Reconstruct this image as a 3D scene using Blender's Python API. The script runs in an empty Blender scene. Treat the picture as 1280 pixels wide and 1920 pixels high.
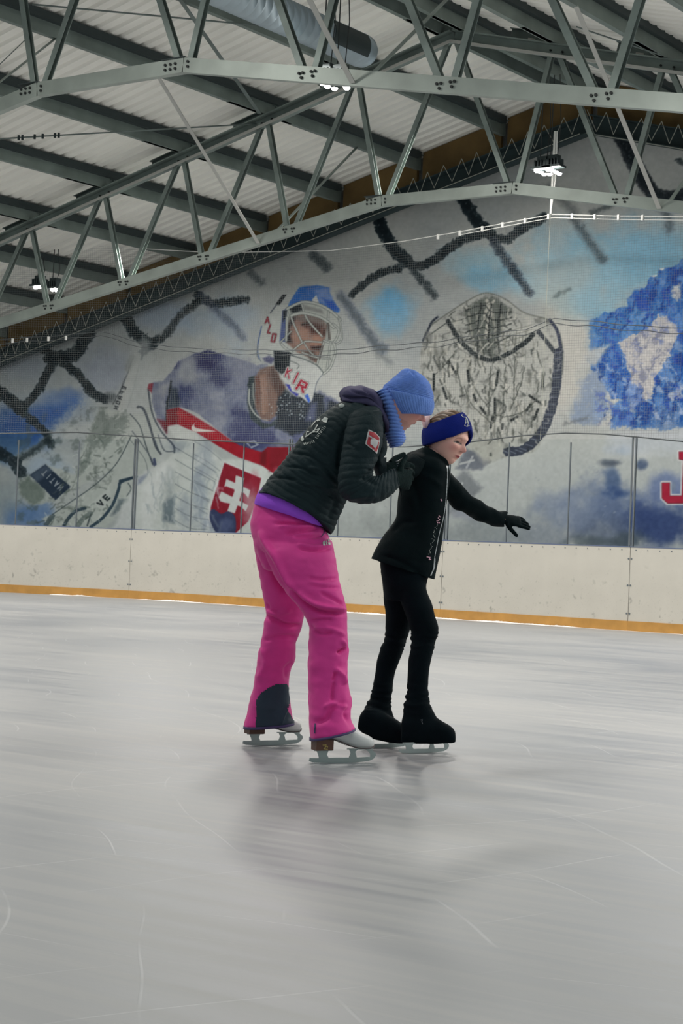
import bpy, bmesh, math, random
import numpy as np
from mathutils import Vector, Matrix
from mathutils.bvhtree import BVHTree
from mathutils.kdtree import KDTree
C = bpy.context.scene.collection
random.seed(4)
RNG = np.random.RandomState(7)

# ---------------------------------------------------------------- camera
FPX = 3339.4; YAW = .623356; PITCH = .0218719; ROLL = .0407794; CAMH = .87
cy_, sy_ = math.cos(YAW), math.sin(YAW)
FW = np.array([-sy_*math.cos(PITCH), cy_*math.cos(PITCH), math.sin(PITCH)])
_R = np.array([cy_, sy_, 0.]); _U = np.cross(_R, FW)
XI = math.cos(ROLL)*_R + math.sin(ROLL)*_U
UI = -math.sin(ROLL)*_R + math.cos(ROLL)*_U
CP = np.array([0, 0, CAMH])
cam_d = bpy.data.cameras.new('camera')
cam = bpy.data.objects.new('camera', cam_d); C.objects.link(cam)
cam_d.sensor_fit = 'VERTICAL'; cam_d.sensor_height = 36; cam_d.lens = FPX/1920*36
cam_d.clip_start = .05; cam_d.clip_end = 200
M = Matrix.Identity(4)
for i in range(3):
    M[i][0] = XI[i]; M[i][1] = UI[i]; M[i][2] = -FW[i]; M[i][3] = CP[i]
cam.matrix_world = M
bpy.context.scene.camera = cam
# ---------------------------------------------------------------- light and exposure
sc = bpy.context.scene
sc.view_settings.view_transform = 'Standard'; sc.view_settings.look = 'None'
sc.view_settings.gamma = 1; sc.view_settings.use_curve_mapping = False
sc.view_settings.exposure = 0.0
w = bpy.data.worlds.new('world'); sc.world = w; w.use_nodes = True
w.node_tree.nodes['Background'].inputs[0].default_value = (.80, .93, .95, 1)
w.node_tree.nodes['Background'].inputs[1].default_value = .42
LAMP_W = 78.0
for ly in (18.6, 14.6, 9.2, 4.9, -2.8):
    for lx in (-21.5, -16.5, -11.6, -6.5, -1.5, 3.5):
        ld = bpy.data.lights.new('hall_light', 'AREA'); ld.shape = 'DISK'; ld.size = .7
        ld.energy = LAMP_W*{18.6: 2.3, 14.6: 2.1, 9.2: 1.35, 4.9: .62, -2.8: .02}[ly]*(.35 if (lx > -3 and ly < 6) else 1)*(1.5 if (lx == -6.5 and ly < 6) else 1)*(.5 if (lx < -20 and ly > 10) else 1); ld.color = (1, .96, .90)
        lo = bpy.data.objects.new('hall_light', ld); C.objects.link(lo)
        lo.location = (lx, ly, 6.0 - .2526*abs(lx+11.6)*.8)

def ray(px, py):
    return FW + XI*((px-640)/FPX) - UI*((py-960)/FPX)
def onY(px, py, Y):
    r = ray(px, py); return CP + r*(Y/r[1])
def onG(px, py, z=0):
    r = ray(px, py); return CP + r*((z-CAMH)/r[2])
def at(px, py, d):
    return CP + ray(px, py)*d
def proj(P):
    v = np.asarray(P)-CP; d = v@FW
    return np.stack([640+FPX*(v@XI)/d, 960-FPX*(v@UI)/d], -1), d

# ---------------------------------------------------------------- object helpers
def tag(o, label=None, cat=None, group=None, kind=None):
    if label: o['label'] = label
    if cat: o['category'] = cat
    if group: o['group'] = group
    if kind: o['kind'] = kind
    return o
def empty(name, loc=(0, 0, 0), label=None, cat=None, group=None):
    o = bpy.data.objects.new(name, None); C.objects.link(o); o.location = loc
    o.empty_display_size = .1
    return tag(o, label, cat, group)
def mesh(name, V, F, mat, parent=None, smooth=False):
    me = bpy.data.meshes.new(name)
    V = np.asarray(V, dtype=np.float64)
    if parent is not None:
        V = V - np.array(parent_loc(parent))
    me.from_pydata(V.tolist(), [], [tuple(f) for f in F]); me.update()
    if smooth: me.polygons.foreach_set('use_smooth', [True]*len(me.polygons))
    if mat: me.materials.append(mat)
    o = bpy.data.objects.new(name, me); C.objects.link(o)
    if parent is not None: o.parent = parent
    return o
def parent_loc(p):
    v = Vector((0, 0, 0))
    while p is not None:
        v += Vector(p.location); p = p.parent
    return v
class MB:
    def __init__(s): s.V = []; s.F = []
    def add(s, V, F):
        n = len(s.V); s.V += [tuple(v) for v in V]; s.F += [tuple(i+n for i in f) for f in F]
    def box(s, a, b):
        (x0, y0, z0), (x1, y1, z1) = a, b
        s.add([(x0,y0,z0),(x1,y0,z0),(x1,y1,z0),(x0,y1,z0),(x0,y0,z1),(x1,y0,z1),(x1,y1,z1),(x0,y1,z1)],
              [(0,3,2,1),(4,5,6,7),(0,1,5,4),(1,2,6,5),(2,3,7,6),(3,0,4,7)])
    def beam(s, p, q, prof, side, closed=True):
        """sweep a 2D profile (u,v) from p to q; u along 'side' direction, v perpendicular"""
        p = np.array(p, float); q = np.array(q, float); d = (q-p)/np.linalg.norm(q-p)
        u = np.array(side, float); u = u - d*(u@d); u /= np.linalg.norm(u); v = np.cross(d, u)
        n = len(prof); V = [p+u*a+v*b for a, b in prof]+[q+u*a+v*b for a, b in prof]
        F = [(i, (i+1) % n, n+(i+1) % n, n+i) for i in range(n)]
        F += [tuple(range(n))[::-1], tuple(range(n, 2*n))]
        s.add(V, F)
    def tube(s, pts, r, n=6, cap=True):
        pts = [np.array(p, float) for p in pts]; k = len(pts)
        rs = r if hasattr(r, '__len__') else [r]*k
        V = []; u = None
        for i in range(k):
            d = pts[min(i+1, k-1)]-pts[max(i-1, 0)]; d = d/(np.linalg.norm(d)+1e-9)
            if u is None:
                u = np.cross(d, (0, 0, 1.)) if abs(d[2]) < .9 else np.cross(d, (1., 0, 0))
            u = u-d*(u@d); u /= np.linalg.norm(u); v = np.cross(d, u)
            for j in range(n):
                a = 2*math.pi*j/n; V.append(pts[i]+(u*math.cos(a)+v*math.sin(a))*rs[i])
        F = [(i*n+j, i*n+(j+1) % n, (i+1)*n+(j+1) % n, (i+1)*n+j) for i in range(k-1) for j in range(n)]
        if cap: F += [tuple(range(n))[::-1], tuple(range((k-1)*n, k*n))]
        s.add(V, F)
    def prism(s, poly, org, ux, uy, t):
        """polygon (a,b) in plane org+a*ux+b*uy, thickness vector t"""
        org, ux, uy, t = [np.array(k, float) for k in (org, ux, uy, t)]
        n = len(poly); V = [org+ux*a+uy*b for a, b in poly]; V += [v+t for v in V]
        F = [tuple(range(n))[::-1], tuple(range(n, 2*n))]+[(i, (i+1) % n, n+(i+1) % n, n+i) for i in range(n)]
        s.add(V, F)
    def build(s, name, mat, parent=None, smooth=False):
        return mesh(name, s.V, s.F, mat, parent, smooth)

# ---------------------------------------------------------------- materials
def lin(c):
    c = np.asarray(c, float)/255.
    return np.where(c <= .04045, c/12.92, ((c+.055)/1.055)**2.4)
def mat(name, col, rough=.7, metal=0., spec=.5, noise=0., nscale=8., stretch=(1, 1, 1), bump=0., bscale=60., emis=None, attr=None, sheen=0.):
    m = bpy.data.materials.new(name); m.use_nodes = True
    nt = m.node_tree; b = nt.nodes['Principled BSDF']
    b.inputs['Roughness'].default_value = rough; b.inputs['Metallic'].default_value = metal
    b.inputs['Specular IOR Level'].default_value = spec
    if sheen: b.inputs['Sheen Weight'].default_value = sheen
    c = tuple(col)+(1,) if len(col) == 3 else tuple(col)
    tc = nt.nodes.new('ShaderNodeTexCoord'); mp = nt.nodes.new('ShaderNodeMapping')
    nt.links.new(tc.outputs['Object'], mp.inputs[0]); mp.inputs['Scale'].default_value = stretch
    nz = nt.nodes.new('ShaderNodeTexNoise'); nz.inputs['Scale'].default_value = nscale; nz.inputs['Detail'].default_value = 6
    nt.links.new(mp.outputs[0], nz.inputs[0])
    mx = nt.nodes.new('ShaderNodeMix'); mx.data_type = 'RGBA'; mx.blend_type = 'MULTIPLY'
    mx.inputs[0].default_value = 1
    mr = nt.nodes.new('ShaderNodeMapRange'); mr.inputs[1].default_value = .25; mr.inputs[2].default_value = .75
    mr.inputs[3].default_value = 1-noise; mr.inputs[4].default_value = 1+noise
    nt.links.new(nz.outputs[0], mr.inputs[0]); nt.links.new(mr.outputs[0], mx.inputs[7])
    if attr:
        at_ = nt.nodes.new('ShaderNodeAttribute'); at_.attribute_name = attr; nt.links.new(at_.outputs['Color'], mx.inputs[6])
    else: mx.inputs[6].default_value = c
    nt.links.new(mx.outputs[2], b.inputs['Base Color'])
    if bump:
        n2 = nt.nodes.new('ShaderNodeTexNoise'); n2.inputs['Scale'].default_value = bscale; n2.inputs['Detail'].default_value = 4
        nt.links.new(mp.outputs[0], n2.inputs[0])
        bp = nt.nodes.new('ShaderNodeBump'); bp.inputs['Strength'].default_value = bump; bp.inputs['Distance'].default_value = .01
        nt.links.new(n2.outputs[0], bp.inputs['Height']); nt.links.new(bp.outputs[0], b.inputs['Normal'])
    if emis: b.inputs['Emission Color'].default_value = c; b.inputs['Emission Strength'].default_value = emis
    return m
MT = dict(
 galv=mat('galvanised_steel', (.25, .30, .28), .48, .35, .5, .28, 3, (1, 1, 1)),
 steel=mat('dull_steel', (.145, .18, .172), .55, .3, .5, .3, 2),
 chord=mat('light_galvanised_steel', (.34, .385, .355), .45, .35, .5, .22, 2.5, (1, 1, 1)),
 deck=mat('roof_deck_sheet', (.88, .865, .81), .55, 0, .4, .10, 1.5, (.3, 1, 1)),
 purl=mat('roof_beam_steel', (.20, .245, .225), .55, .2, .5, .3, 2),
 dark=mat('dark_steel', (.035, .05, .052), .6, .2),
 rafter=mat('gable_rafter_paint', (.028, .048, .052), .6, .1, .4, .3, 2),
 ochre=mat('ochre_board', (.15, .095, .035), .8, 0, .3, .35, 2),
 bolt=mat('bolt_black', (.02, .025, .025), .6),
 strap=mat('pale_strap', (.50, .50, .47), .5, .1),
 cord=mat('black_cord', (.03, .035, .035), .7),
 net=mat('net_twine', (.16, .175, .175), .8),
 rope=mat('net_rope', (.07, .08, .085), .8),
 rope_l=mat('pale_net_lacing', (.30, .31, .27), .8),
 white=mat('white_plastic', (.8, .8, .77), .5),
 duct=mat('spiral_duct_zinc', (.36, .44, .49), .42, .55, .5, .2, 2, (1, 2, 1)),
 board=mat('white_board_plastic', (.485, .465, .415), .45, 0, .4, .05, 3),
 kick=mat('yellow_kick_plate', (.43, .225, .055), .5, 0, .4, .15, 6),
 gasket=mat('glass_gasket', (.11, .13, .145), .6),
)
def scuffs(m):
    nt = m.node_tree; b = nt.nodes['Principled BSDF']; src = b.inputs['Base Color'].links[0].from_socket
    tc = nt.nodes.new('ShaderNodeTexCoord'); fac = None
    for scale, lo, hi, k in ((9, .70, .74, .5), (22, .70, .76, .35), (45, .68, .75, .25)):
        n = nt.nodes.new('ShaderNodeTexNoise'); n.inputs['Scale'].default_value = scale; n.inputs['Detail'].default_value = 2; nt.links.new(tc.outputs['Object'], n.inputs[0])
        r = nt.nodes.new('ShaderNodeMapRange'); nt.links.new(n.outputs[0], r.inputs[0]); r.inputs[1].default_value = lo-.06; r.inputs[2].default_value = hi; r.inputs[4].default_value = k
        if fac is None: fac = r.outputs[0]
        else:
            a = nt.nodes.new('ShaderNodeMath'); a.operation = 'MAXIMUM'; nt.links.new(fac, a.inputs[0]); nt.links.new(r.outputs[0], a.inputs[1]); fac = a.outputs[0]
    sp = nt.nodes.new('ShaderNodeSeparateXYZ'); nt.links.new(tc.outputs['Object'], sp.inputs[0])
    r = nt.nodes.new('ShaderNodeMapRange'); nt.links.new(sp.outputs[2], r.inputs[0]); r.inputs[1].default_value = .9; r.inputs[2].default_value = .3; r.inputs[3].default_value = .15
    a = nt.nodes.new('ShaderNodeMath'); a.operation = 'MULTIPLY'; nt.links.new(fac, a.inputs[0]); nt.links.new(r.outputs[0], a.inputs[1])
    mx = nt.nodes.new('ShaderNodeMix'); mx.data_type = 'RGBA'; nt.links.new(a.outputs[0], mx.inputs[0]); nt.links.new(src, mx.inputs[6]); mx.inputs[7].default_value = (.12, .12, .11, 1)
    nt.links.new(mx.outputs[2], b.inputs['Base Color'])
scuffs(MT['board'])
def glass_mat():
    m = bpy.data.materials.new('clear_shield'); m.use_nodes = True; nt = m.node_tree
    nt.nodes.clear(); out = nt.nodes.new('ShaderNodeOutputMaterial')
    tr = nt.nodes.new('ShaderNodeBsdfTransparent'); tr.inputs[0].default_value = (.95, .965, .965, 1)
    gl = nt.nodes.new('ShaderNodeBsdfGlossy'); gl.inputs['Roughness'].default_value = .02
    fr = nt.nodes.new('ShaderNodeFresnel'); fr.inputs[0].default_value = 1.12
    mx = nt.nodes.new('ShaderNodeMixShader'); nt.links.new(fr.outputs[0], mx.inputs[0])
    nt.links.new(tr.outputs[0], mx.inputs[1]); nt.links.new(gl.outputs[0], mx.inputs[2]); nt.links.new(mx.outputs[0], out.inputs[0])
    return m
MT['glass'] = glass_mat()
def ice_mat():
    m = bpy.data.materials.new('rink_ice'); m.use_nodes = True; nt = m.node_tree; b = nt.nodes['Principled BSDF']
    L = nt.links.new; N = nt.nodes.new
    tc = N('ShaderNodeTexCoord')
    def noise(scale, st, rot=0, det=6, dist=0.):
        mp = N('ShaderNodeMapping'); mp.inputs['Scale'].default_value = st; mp.inputs['Rotation'].default_value = (0, 0, rot)
        L(tc.outputs['Object'], mp.inputs[0]); n = N('ShaderNodeTexNoise'); n.inputs['Scale'].default_value = scale
        n.inputs['Detail'].default_value = det; n.inputs['Distortion'].default_value = dist; L(mp.outputs[0], n.inputs[0]); return n.outputs[0]
    def rng(x, a, b_, c, d):
        r = N('ShaderNodeMapRange'); L(x, r.inputs[0])
        for i, v in enumerate((a, b_, c, d)): r.inputs[i+1].default_value = v
        return r.outputs[0]
    def math_(op, a, b_):
        q = N('ShaderNodeMath'); q.operation = op
        for i, v in enumerate((a, b_)):
            if isinstance(v, (int, float)): q.inputs[i].default_value = v
            else: L(v, q.inputs[i])
        return q.outputs[0]
    big = noise(.55, (1, 1, 1), .4, 5, .6); streak = noise(2.2, (.35, 3.2, 1), .62, 8, .3); st2 = noise(3.5, (.16, 4.5, 1), .70, 9, .5)
    fine = noise(60, (1, 1, 1), 0, 3)
    # skate scratches: thin crests of distorted waves
    scr = None
    for sc_, rot, dd in ((.9, .2, 6.5), (1.5, 1.3, 6.0), (.8, 2.3, 9.0)):
        mp = N('ShaderNodeMapping'); mp.inputs['Rotation'].default_value = (0, 0, rot); L(tc.outputs['Object'], mp.inputs[0])
        wv = N('ShaderNodeTexWave'); wv.inputs['Scale'].default_value = sc_; wv.inputs['Distortion'].default_value = dd
        wv.inputs['Detail'].default_value = 1.5; wv.inputs['Detail Scale'].default_value = .5; L(mp.outputs[0], wv.inputs[0])
        t = rng(wv.outputs['Fac'], .9985, 1., 0, 1)
        br = rng(noise(1.6, (1, 1, 1), rot, 3), .5, .62, 0, 1); t = math_('MULTIPLY', t, br)
        scr = t if scr is None else math_('MAXIMUM', scr, t)
    f = math_('ADD', math_('MULTIPLY', rng(big, .35, .65, 0, 1), .45), math_('MULTIPLY', rng(streak, .35, .7, 0, 1), .35))
    f = math_('ADD', f, math_('MULTIPLY', rng(st2, .42, .62, 0, 1), .35))
    cr = N('ShaderNodeMix'); cr.data_type = 'RGBA'; L(f, cr.inputs[0])
    cr.inputs[6].default_value = (.18, .198, .225, 1); cr.inputs[7].default_value = (.33, .33, .325, 1)
    c2 = N('ShaderNodeMix'); c2.data_type = 'RGBA'; L(math_('MULTIPLY', scr, .18), c2.inputs[0]); L(cr.outputs[2], c2.inputs[6])
    c2.inputs[7].default_value = (.85, .86, .86, 1); L(c2.outputs[2], b.inputs['Base Color'])
    L(rng(f, 0, 1, .38, .54), b.inputs['Roughness'])
    b.inputs['Specular IOR Level'].default_value = 1.0
    bp = N('ShaderNodeBump'); bp.inputs['Strength'].default_value = .12; bp.inputs['Distance'].default_value = .004
    h = math_('ADD', math_('ADD', math_('MULTIPLY', fine, .3), st2), scr); L(h, bp.inputs['Height']); L(bp.outputs[0], b.inputs['Normal'])
    return m
MT['ice'] = ice_mat()

# ---------------------------------------------------------------- ice and far floor
RX = -11.6                     # ridge line X
YB = 20.69                     # straight run of the boards
YW = 21.89                     # gable wall
HB = 1.068                     # board height
fl = MB(); fl.box((-32, -6, -.1), (12, 23, 0)); o = fl.build('floor', MT['ice']); tag(o, kind='structure')

def bpath(X):
    """plan curve of the boards: straight, then the rounded rink corner to the left"""
    x0 = -17.05; R = 8.3
    if X >= x0: return YB
    d = min(x0-X, R*.98); return YB-(R-math.sqrt(R*R-d*d))
def onB(px, py):
    """the point of the boards' face seen at a pixel"""
    Y = YB
    for _ in range(30):
        P = onY(px, py, Y); Y = .5*Y+.5*bpath(P[0])
    return onY(px, py, Y)
# ================================================================ roof deck, gable wall
SL = .2526
def zr(X, z0): return z0-SL*abs(X-RX)
def deck(name, X0, X1):
    b = MB(); y = 1.0; prof = []
    while y < 21.9:
        prof += [(y, 0), (y+.105, 0), (y+.13, .035), (y+.175, .035), (y+.20, 0)]; y += .20
    V = [(X, a, zr(X, 7.47)+h) for X in (X0, X1) for a, h in prof]
    n = len(prof); F = [(i, i+1, n+i+1, n+i) for i in range(n-1)]
    V += [(X0, 1.0, zr(X0, 7.60)), (X0, 21.9, zr(X0, 7.60)), (X1, 1.0, zr(X1, 7.60)), (X1, 21.9, zr(X1, 7.60))]
    F += [(2*n, 2*n+1, 2*n+3, 2*n+2)]
    return tag(mesh(name, V, F, MT['deck']), kind='structure')
deck('ceiling', RX-14.5, RX); deck('ceiling', RX, RX+9)
# rib joints of the deck are real ribs; the purlins carry it
ORD = ['first', 'second', 'third', 'fourth', 'fifth', 'sixth', 'seventh', 'eighth', 'ninth', 'tenth', 'eleventh']
def purlin(X, label):
    s = 1 if X > RX else -1
    e = empty('roof_purlin', (X, 2.0, zr(X, 7.225)), label, 'purlin', 'purlins under the roof deck')
    z = zr(X, 7.225)
    prof = [(0, 0), (.012, 0), (.012, .205), (.07, .205), (.07, .217), (0, .217)]
    # Z section: vertical web, bottom flange toward the camera side, top flange away
    def zsec(y0, y1, dx, nm):
        b = MB()
        b.box((X+dx, y0, z), (X+dx+.008, y1, z+.215)); b.box((X+dx-.062, y0, z), (X+dx+.0, y1, z+.008))
        b.box((X+dx+.008, y0, z+.207), (X+dx+.07, y1, z+.215)); b.box((X+dx-.062, y0, z+.008), (X+dx-.054, y1, z+.028))
        return b.build(nm, MT['purl'], e)
    zsec(2.0, 12.6, 0, 'beam'); zsec(11.5, 18.6, .014, 'beam'); zsec(17.3, 21.72, 0, 'beam')
    b = MB(); b.box((X-.07, 2.0, z+.150), (X+.088, 21.6, z+.243)); b.build('closure_shade_band', MT['dark'], e)  # dark band: foam closure, with the shade under the deck coloured in
    return e
for k in range(1, 9):
    purlin(RX-1.42*k, 'long grey steel roof beam, %s down from the ridge on the left slope' % ORD[k-1])
for k in range(1, 6):
    purlin(RX+1.42*k, 'long grey steel roof beam, %s down from the ridge on the right slope' % ORD[k-1])
for s in (-1, 1):
    purlin(RX+.17*s, 'long grey steel beam under the ridge, %s one of the pair' % ('left' if s < 0 else 'right'))

# ================================================================ trusses
def chan(b, p, q, side, w, h, t=.010, open_=1):
    """C profile: back plate of height h, flanges of width w; 'side' = direction of the flanges"""
    prof = [(0, -h/2), (w, -h/2), (w, -h/2+t), (t, -h/2+t), (t, h/2-t), (w, h/2-t), (w, h/2), (0, h/2)]
    b.beam(p, q, prof, side)
def bolts(pts, Y, e):
    for x, z in pts:
        b = MB()
        c = [(math.cos(a)*.013, math.sin(a)*.013) for a in np.arange(6)*math.pi/3]
        b.prism(c, (x, Y-.016, z), (1, 0, 0), (0, 0, 1), (0, .018, 0))
        b.build('bolt', MT['bolt'], e)
def truss(Y, label):
    e = empty('roof_truss', (RX, Y, 5.2), label, 'roof truss', 'steel roof trusses')
    KX = .93; zk = 5.215; sl = .1845; H = .135
    # lower chord, flat back plate toward the camera, flanges behind
    for a, c in (((-KX, 0), (KX, 0)), ((-KX, 0), (-14.2, 1)), ((KX, 0), (9.2, 1))):
        b = MB()
        P = (RX+a[0], Y, zk); Q = (RX+c[0], Y, zk-sl*(abs(c[0])-KX) if c[1] else zk)
        prof = [(0, -H/2), (.135, -H/2), (.135, -H/2+.009), (.009, -H/2+.009), (.009, H/2-.009), (.075, H/2-.009), (.075, H/2), (0, H/2)]
        if Q[0] < P[0]: P, Q = Q, P
        b.beam(P, Q, [(u, -v) for u, v in prof], (0, 1, 0)); b.build('lower_chord', MT['chord'], e)
    for s in (-1, 1):
        bolts([(RX+s*KX+dx, zk+.02-dz) for dx in (-.21, -.15, -.09, .06) for dz in (0, .045)], Y, e)
        b = MB(); b.box((RX+s*KX-.26, Y-.012, zk+H/2-.002), (RX+s*KX+.02, Y+.08, zk+H/2+.008)); b.build('gusset_plate', MT['dark'], e)
    # upper chords: channel open toward the camera
    UH = .15
    for s, L in ((-1, 14.2), (1, 9.2)):
        b = MB(); P = (RX, Y+.085, 7.07+UH/2); Q = (RX+s*L, Y+.085, 7.07+UH/2-SL*L)
        if Q[0] < P[0]: P, Q = Q, P
        prof = [(0, -UH/2), (-.10, -UH/2), (-.10, -UH/2+.014), (-.010, -UH/2+.014), (-.010, UH/2-.010), (-.085, UH/2-.010), (-.085, UH/2), (0, UH/2)]
        b.beam(P, Q, [(u, -v) for u, v in prof], (0, 1, 0)); b.build('upper_chord', MT['galv'], e)
        b = MB(); o_ = np.array([0, -.103, -UH/2+.004]); b.beam(np.array(P)+o_, np.array(Q)+o_, [(0, -.019), (-.004, -.019), (-.004, .019), (0, .019)], (0, 1, 0)); b.build('lit_chord_lip', MT['strap'], e)  # galvanised flange edge; its pale colour stands for lamp light from below
    # web members: C profiles open to the right
    ups = [0]+[k*1.42 for k in range(1, 10)]
    lows = [KX, 2.35, 3.77, 5.19, 6.61, 8.03, 9.45, 10.87, 12.29]
    def web(x0, z0, x1, z1):
        b = MB(); d = np.array([x1-x0, 0, z1-z0]); d /= np.linalg.norm(d); sd = np.array([d[2], 0, -d[0]])
        if sd[0] < 0: sd = -sd
        w_, dp, t = .062, .06, .005
        prof = [(-w_/2, 0), (w_/2, 0), (w_/2, t), (-w_/2+t, t), (-w_/2+t, dp-t), (w_/2, dp-t), (w_/2, dp), (-w_/2, dp)]
        p = np.array([x0, Y+.012, z0]); q = np.array([x1, Y+.012, z1])
        u = sd; v = np.array([0, 1., 0]); n = len(prof)
        V = [p+u*a+v*c for a, c in prof]+[q+u*a+v*c for a, c in prof]
        F = [(i, (i+1) % n, n+(i+1) % n, n+i) for i in range(n)]+[tuple(range(n))[::-1], tuple(range(n, 2*n))]
        b.add(V, F); b.build('web_member', MT['galv'], e)
    for s, lim in ((-1, 14.0), (1, 9.0)):
        for i, lx in enumerate(lows):
            if lx > lim: break
            lz = zk-sl*(lx-KX)+.045
            for ux, off in ((ups[i], -.055), (ups[i+1], .055)):
                if ux > lim+.3: continue
                if ux == 0 and s == 1: uz = 7.09; X1 = RX+.05
                elif ux == 0: uz = 7.09; X1 = RX-.05
                else:
                    uz = 7.07-SL*ux+.03; X1 = RX+s*(ux+(-.05 if ux > lx else .05))
                web(RX+s*(lx+off), lz-.04, X1, uz)
            if lx > KX:
                pts = [(RX+s*lx+dx, lz-.03+dz) for dx, dz in ((-.085, 0), (-.045, 0), (-.06, -.04), (.045, 0), (.085, 0), (.06, -.04))][::(1 if lx < 7 else 2)]
                bolts(pts, Y, e)
        for ux in ups[1:]:
            if ux > lim-.2: break
            pts = [(RX+s*ux+dx, 7.07+.075-SL*(ux+s*0)+dz-SL*s*dx) for dx, dz in ((-.08, 0), (.08, 0))]
            bolts(pts, Y+.07, e)
            # short stub channel standing behind the chord, between chord and deck
            b = MB(); xa = RX+s*(ux-.05); xb = RX+s*(ux+.66 if s < 0 else ux-.70)
            if s < 0:
                P = (xa, Y+.2, 7.07+UH+.075-SL*abs(xa-RX)); Q = (xb, Y+.2, 7.07+UH+.075-SL*abs(xb-RX))
            else:
                P = (xb, Y+.2, 7.07+UH+.075-SL*abs(xb-RX)); Q = (xa, Y+.2, 7.07+UH+.075-SL*abs(xa-RX))
            if Q[0] < P[0]: P, Q = Q, P
            prof = [(0, -.07), (-.06, -.07), (-.06, -.06), (-.008, -.06), (-.008, .06), (-.06, .06), (-.06, .07), (0, .07)]
            b.beam(P, Q, [(u, -v) for u, v in prof], (0, 1, 0)); br = b.build('stub_channel', MT['steel'], e)
            b = MB(); mx_ = .55*P[0]+.45*Q[0]; mz = .55*P[2]+.45*Q[2]
            b.beam((mx_-.05, Y+.185, mz+SL*.05*(-s)*-1*0-.02), (mx_+.05, Y+.185, mz-.02+(-s)*SL*.1), [(0, -.016), (.004, -.016), (.004, .016), (0, .016)], (0, -1, 0))
            b.build('paper_label', MT['strap'], br)
    # knee braces down from the purlins to the lower chord
    def knee(X, dy, dark=False):
        z0 = zk-sl*(abs(X-RX)-KX)-.05; z1 = zr(X, 7.225)+.01
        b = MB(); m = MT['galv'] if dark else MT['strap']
        b.beam((X, Y-.01 if dy < 0 else Y+.09, z0), (X, Y+dy, z1), [(-.026, -.0), (.026, 0), (.026, .008), (-.026, .008)], (1, 0, 0))
        b.build('knee_brace', m, e)
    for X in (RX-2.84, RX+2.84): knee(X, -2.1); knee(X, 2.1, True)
    return e
truss(12.1, 'nearest roof truss across the top of the picture, only lower chord and webs in view')
truss(18.0, 'second roof truss, seen with its sloping upper chord, close before the mural wall')

# cross bracing rods in the roof plane
def roofpt(px, py, zz=7.18):
    r = ray(px, py); s = 1
    # left slope: z = zz + SL*(X-RX)
    t = (zz+SL*(0-RX)-CAMH)/(r[2]-SL*r[0]); P = CP+r*t
    if P[0] > RX:
        t = (zz-SL*(0-RX)-CAMH)/(r[2]+SL*r[0]); P = CP+r*t
    return P
for (a, c, rr, lb) in [((-30, 262), (480, 232), .010, 'thin tie rod with turnbuckle running toward the second truss'),
                   ((60, 8), (640, 62), .010, 'thin tie rod crossing above the nearest truss'),
                   ((-8, 128), (49, 73), .006, 'short thin wire beside the left frame edge'),
                   ((335, -5), (487, 213), .022, 'flat diagonal brace from the duct down to the second truss'),
                   ((1080, 50), (1240, 104), .008, 'thin tie rod on the right roof slope')]:
    b = MB(); P, Q = roofpt(*a), roofpt(*c)
    if rr > .02: b.beam(P, Q, [(-.025, 0), (.025, 0), (.025, .006), (-.025, .006)], (1, .4, 0))
    else: b.tube([P, Q], rr, 6)
    o = b.build('tie_rod', MT['steel']); tag(o, lb, 'tie rod')
b = MB()
for px in (35, 42, 65, 80, 103, 110):
    P = roofpt(px, 262-(px+30)*30/510.); b.tube([P+np.array([0, 0, -.03]), P+np.array([0, 0, .03])], .016, 6)
o = b.build('turnbuckle', MT['dark']); tag(o, 'row of small dark clamps and turnbuckle on the thin left tie rod', 'turnbuckle')

# spiral duct hung under the ridge
e = empty('ventilation_duct', (-11.45, 16.0, 6.42), 'shiny round zinc ventilation duct hung under the ridge, open at its near end', 'duct')
b = MB(); n = 40; V = []; yy = 2.0; prof = []
while yy < 15.9: prof += [(yy, .185), (yy+.10, .185), (yy+.11, .1868), (yy+.12, .185)]; yy += .12
for q in (15.93, 16.0, 16.05, 16.08): prof.append((q, {15.93: .185, 16.0: .176, 16.05: .15, 16.08: .10}[q]))
for y, r in prof:
    for j in range(n): V.append((-11.45+r*math.cos(2*math.pi*j/n), y, 6.42+r*math.sin(2*math.pi*j/n)))
F = [(i*n+j, i*n+(j+1) % n, (i+1)*n+(j+1) % n, (i+1)*n+j) for i in range(len(prof)-1) for j in range(n)]
F += [tuple(range((len(prof)-1)*n, len(prof)*n))]
mesh('pipe', V, F, MT['duct'], e, True)
b = MB()
for j in range(10):
    a0 = math.radians(-38+j*8.2); a1 = a0+math.radians(8.2)
    p = []
    for (a, y) in ((a0, 15.2), (a1, 15.2), (a1, 15.86), (a0, 15.86)):
        p.append((-11.45+.1925*math.cos(a), y, 6.42+.1925*math.sin(a)))
    b.add(p, [(0, 1, 2, 3)])
b.build('air_grille', MT['dark'], e)
for y in (8.0, 11.0, 13.9, 15.3):
    b = MB(); b.tube([(-11.45, y, 6.6), (-11.42, y, 7.3)], .008, 5); b.build('hanger_wire', MT['cord'], e)

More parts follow.
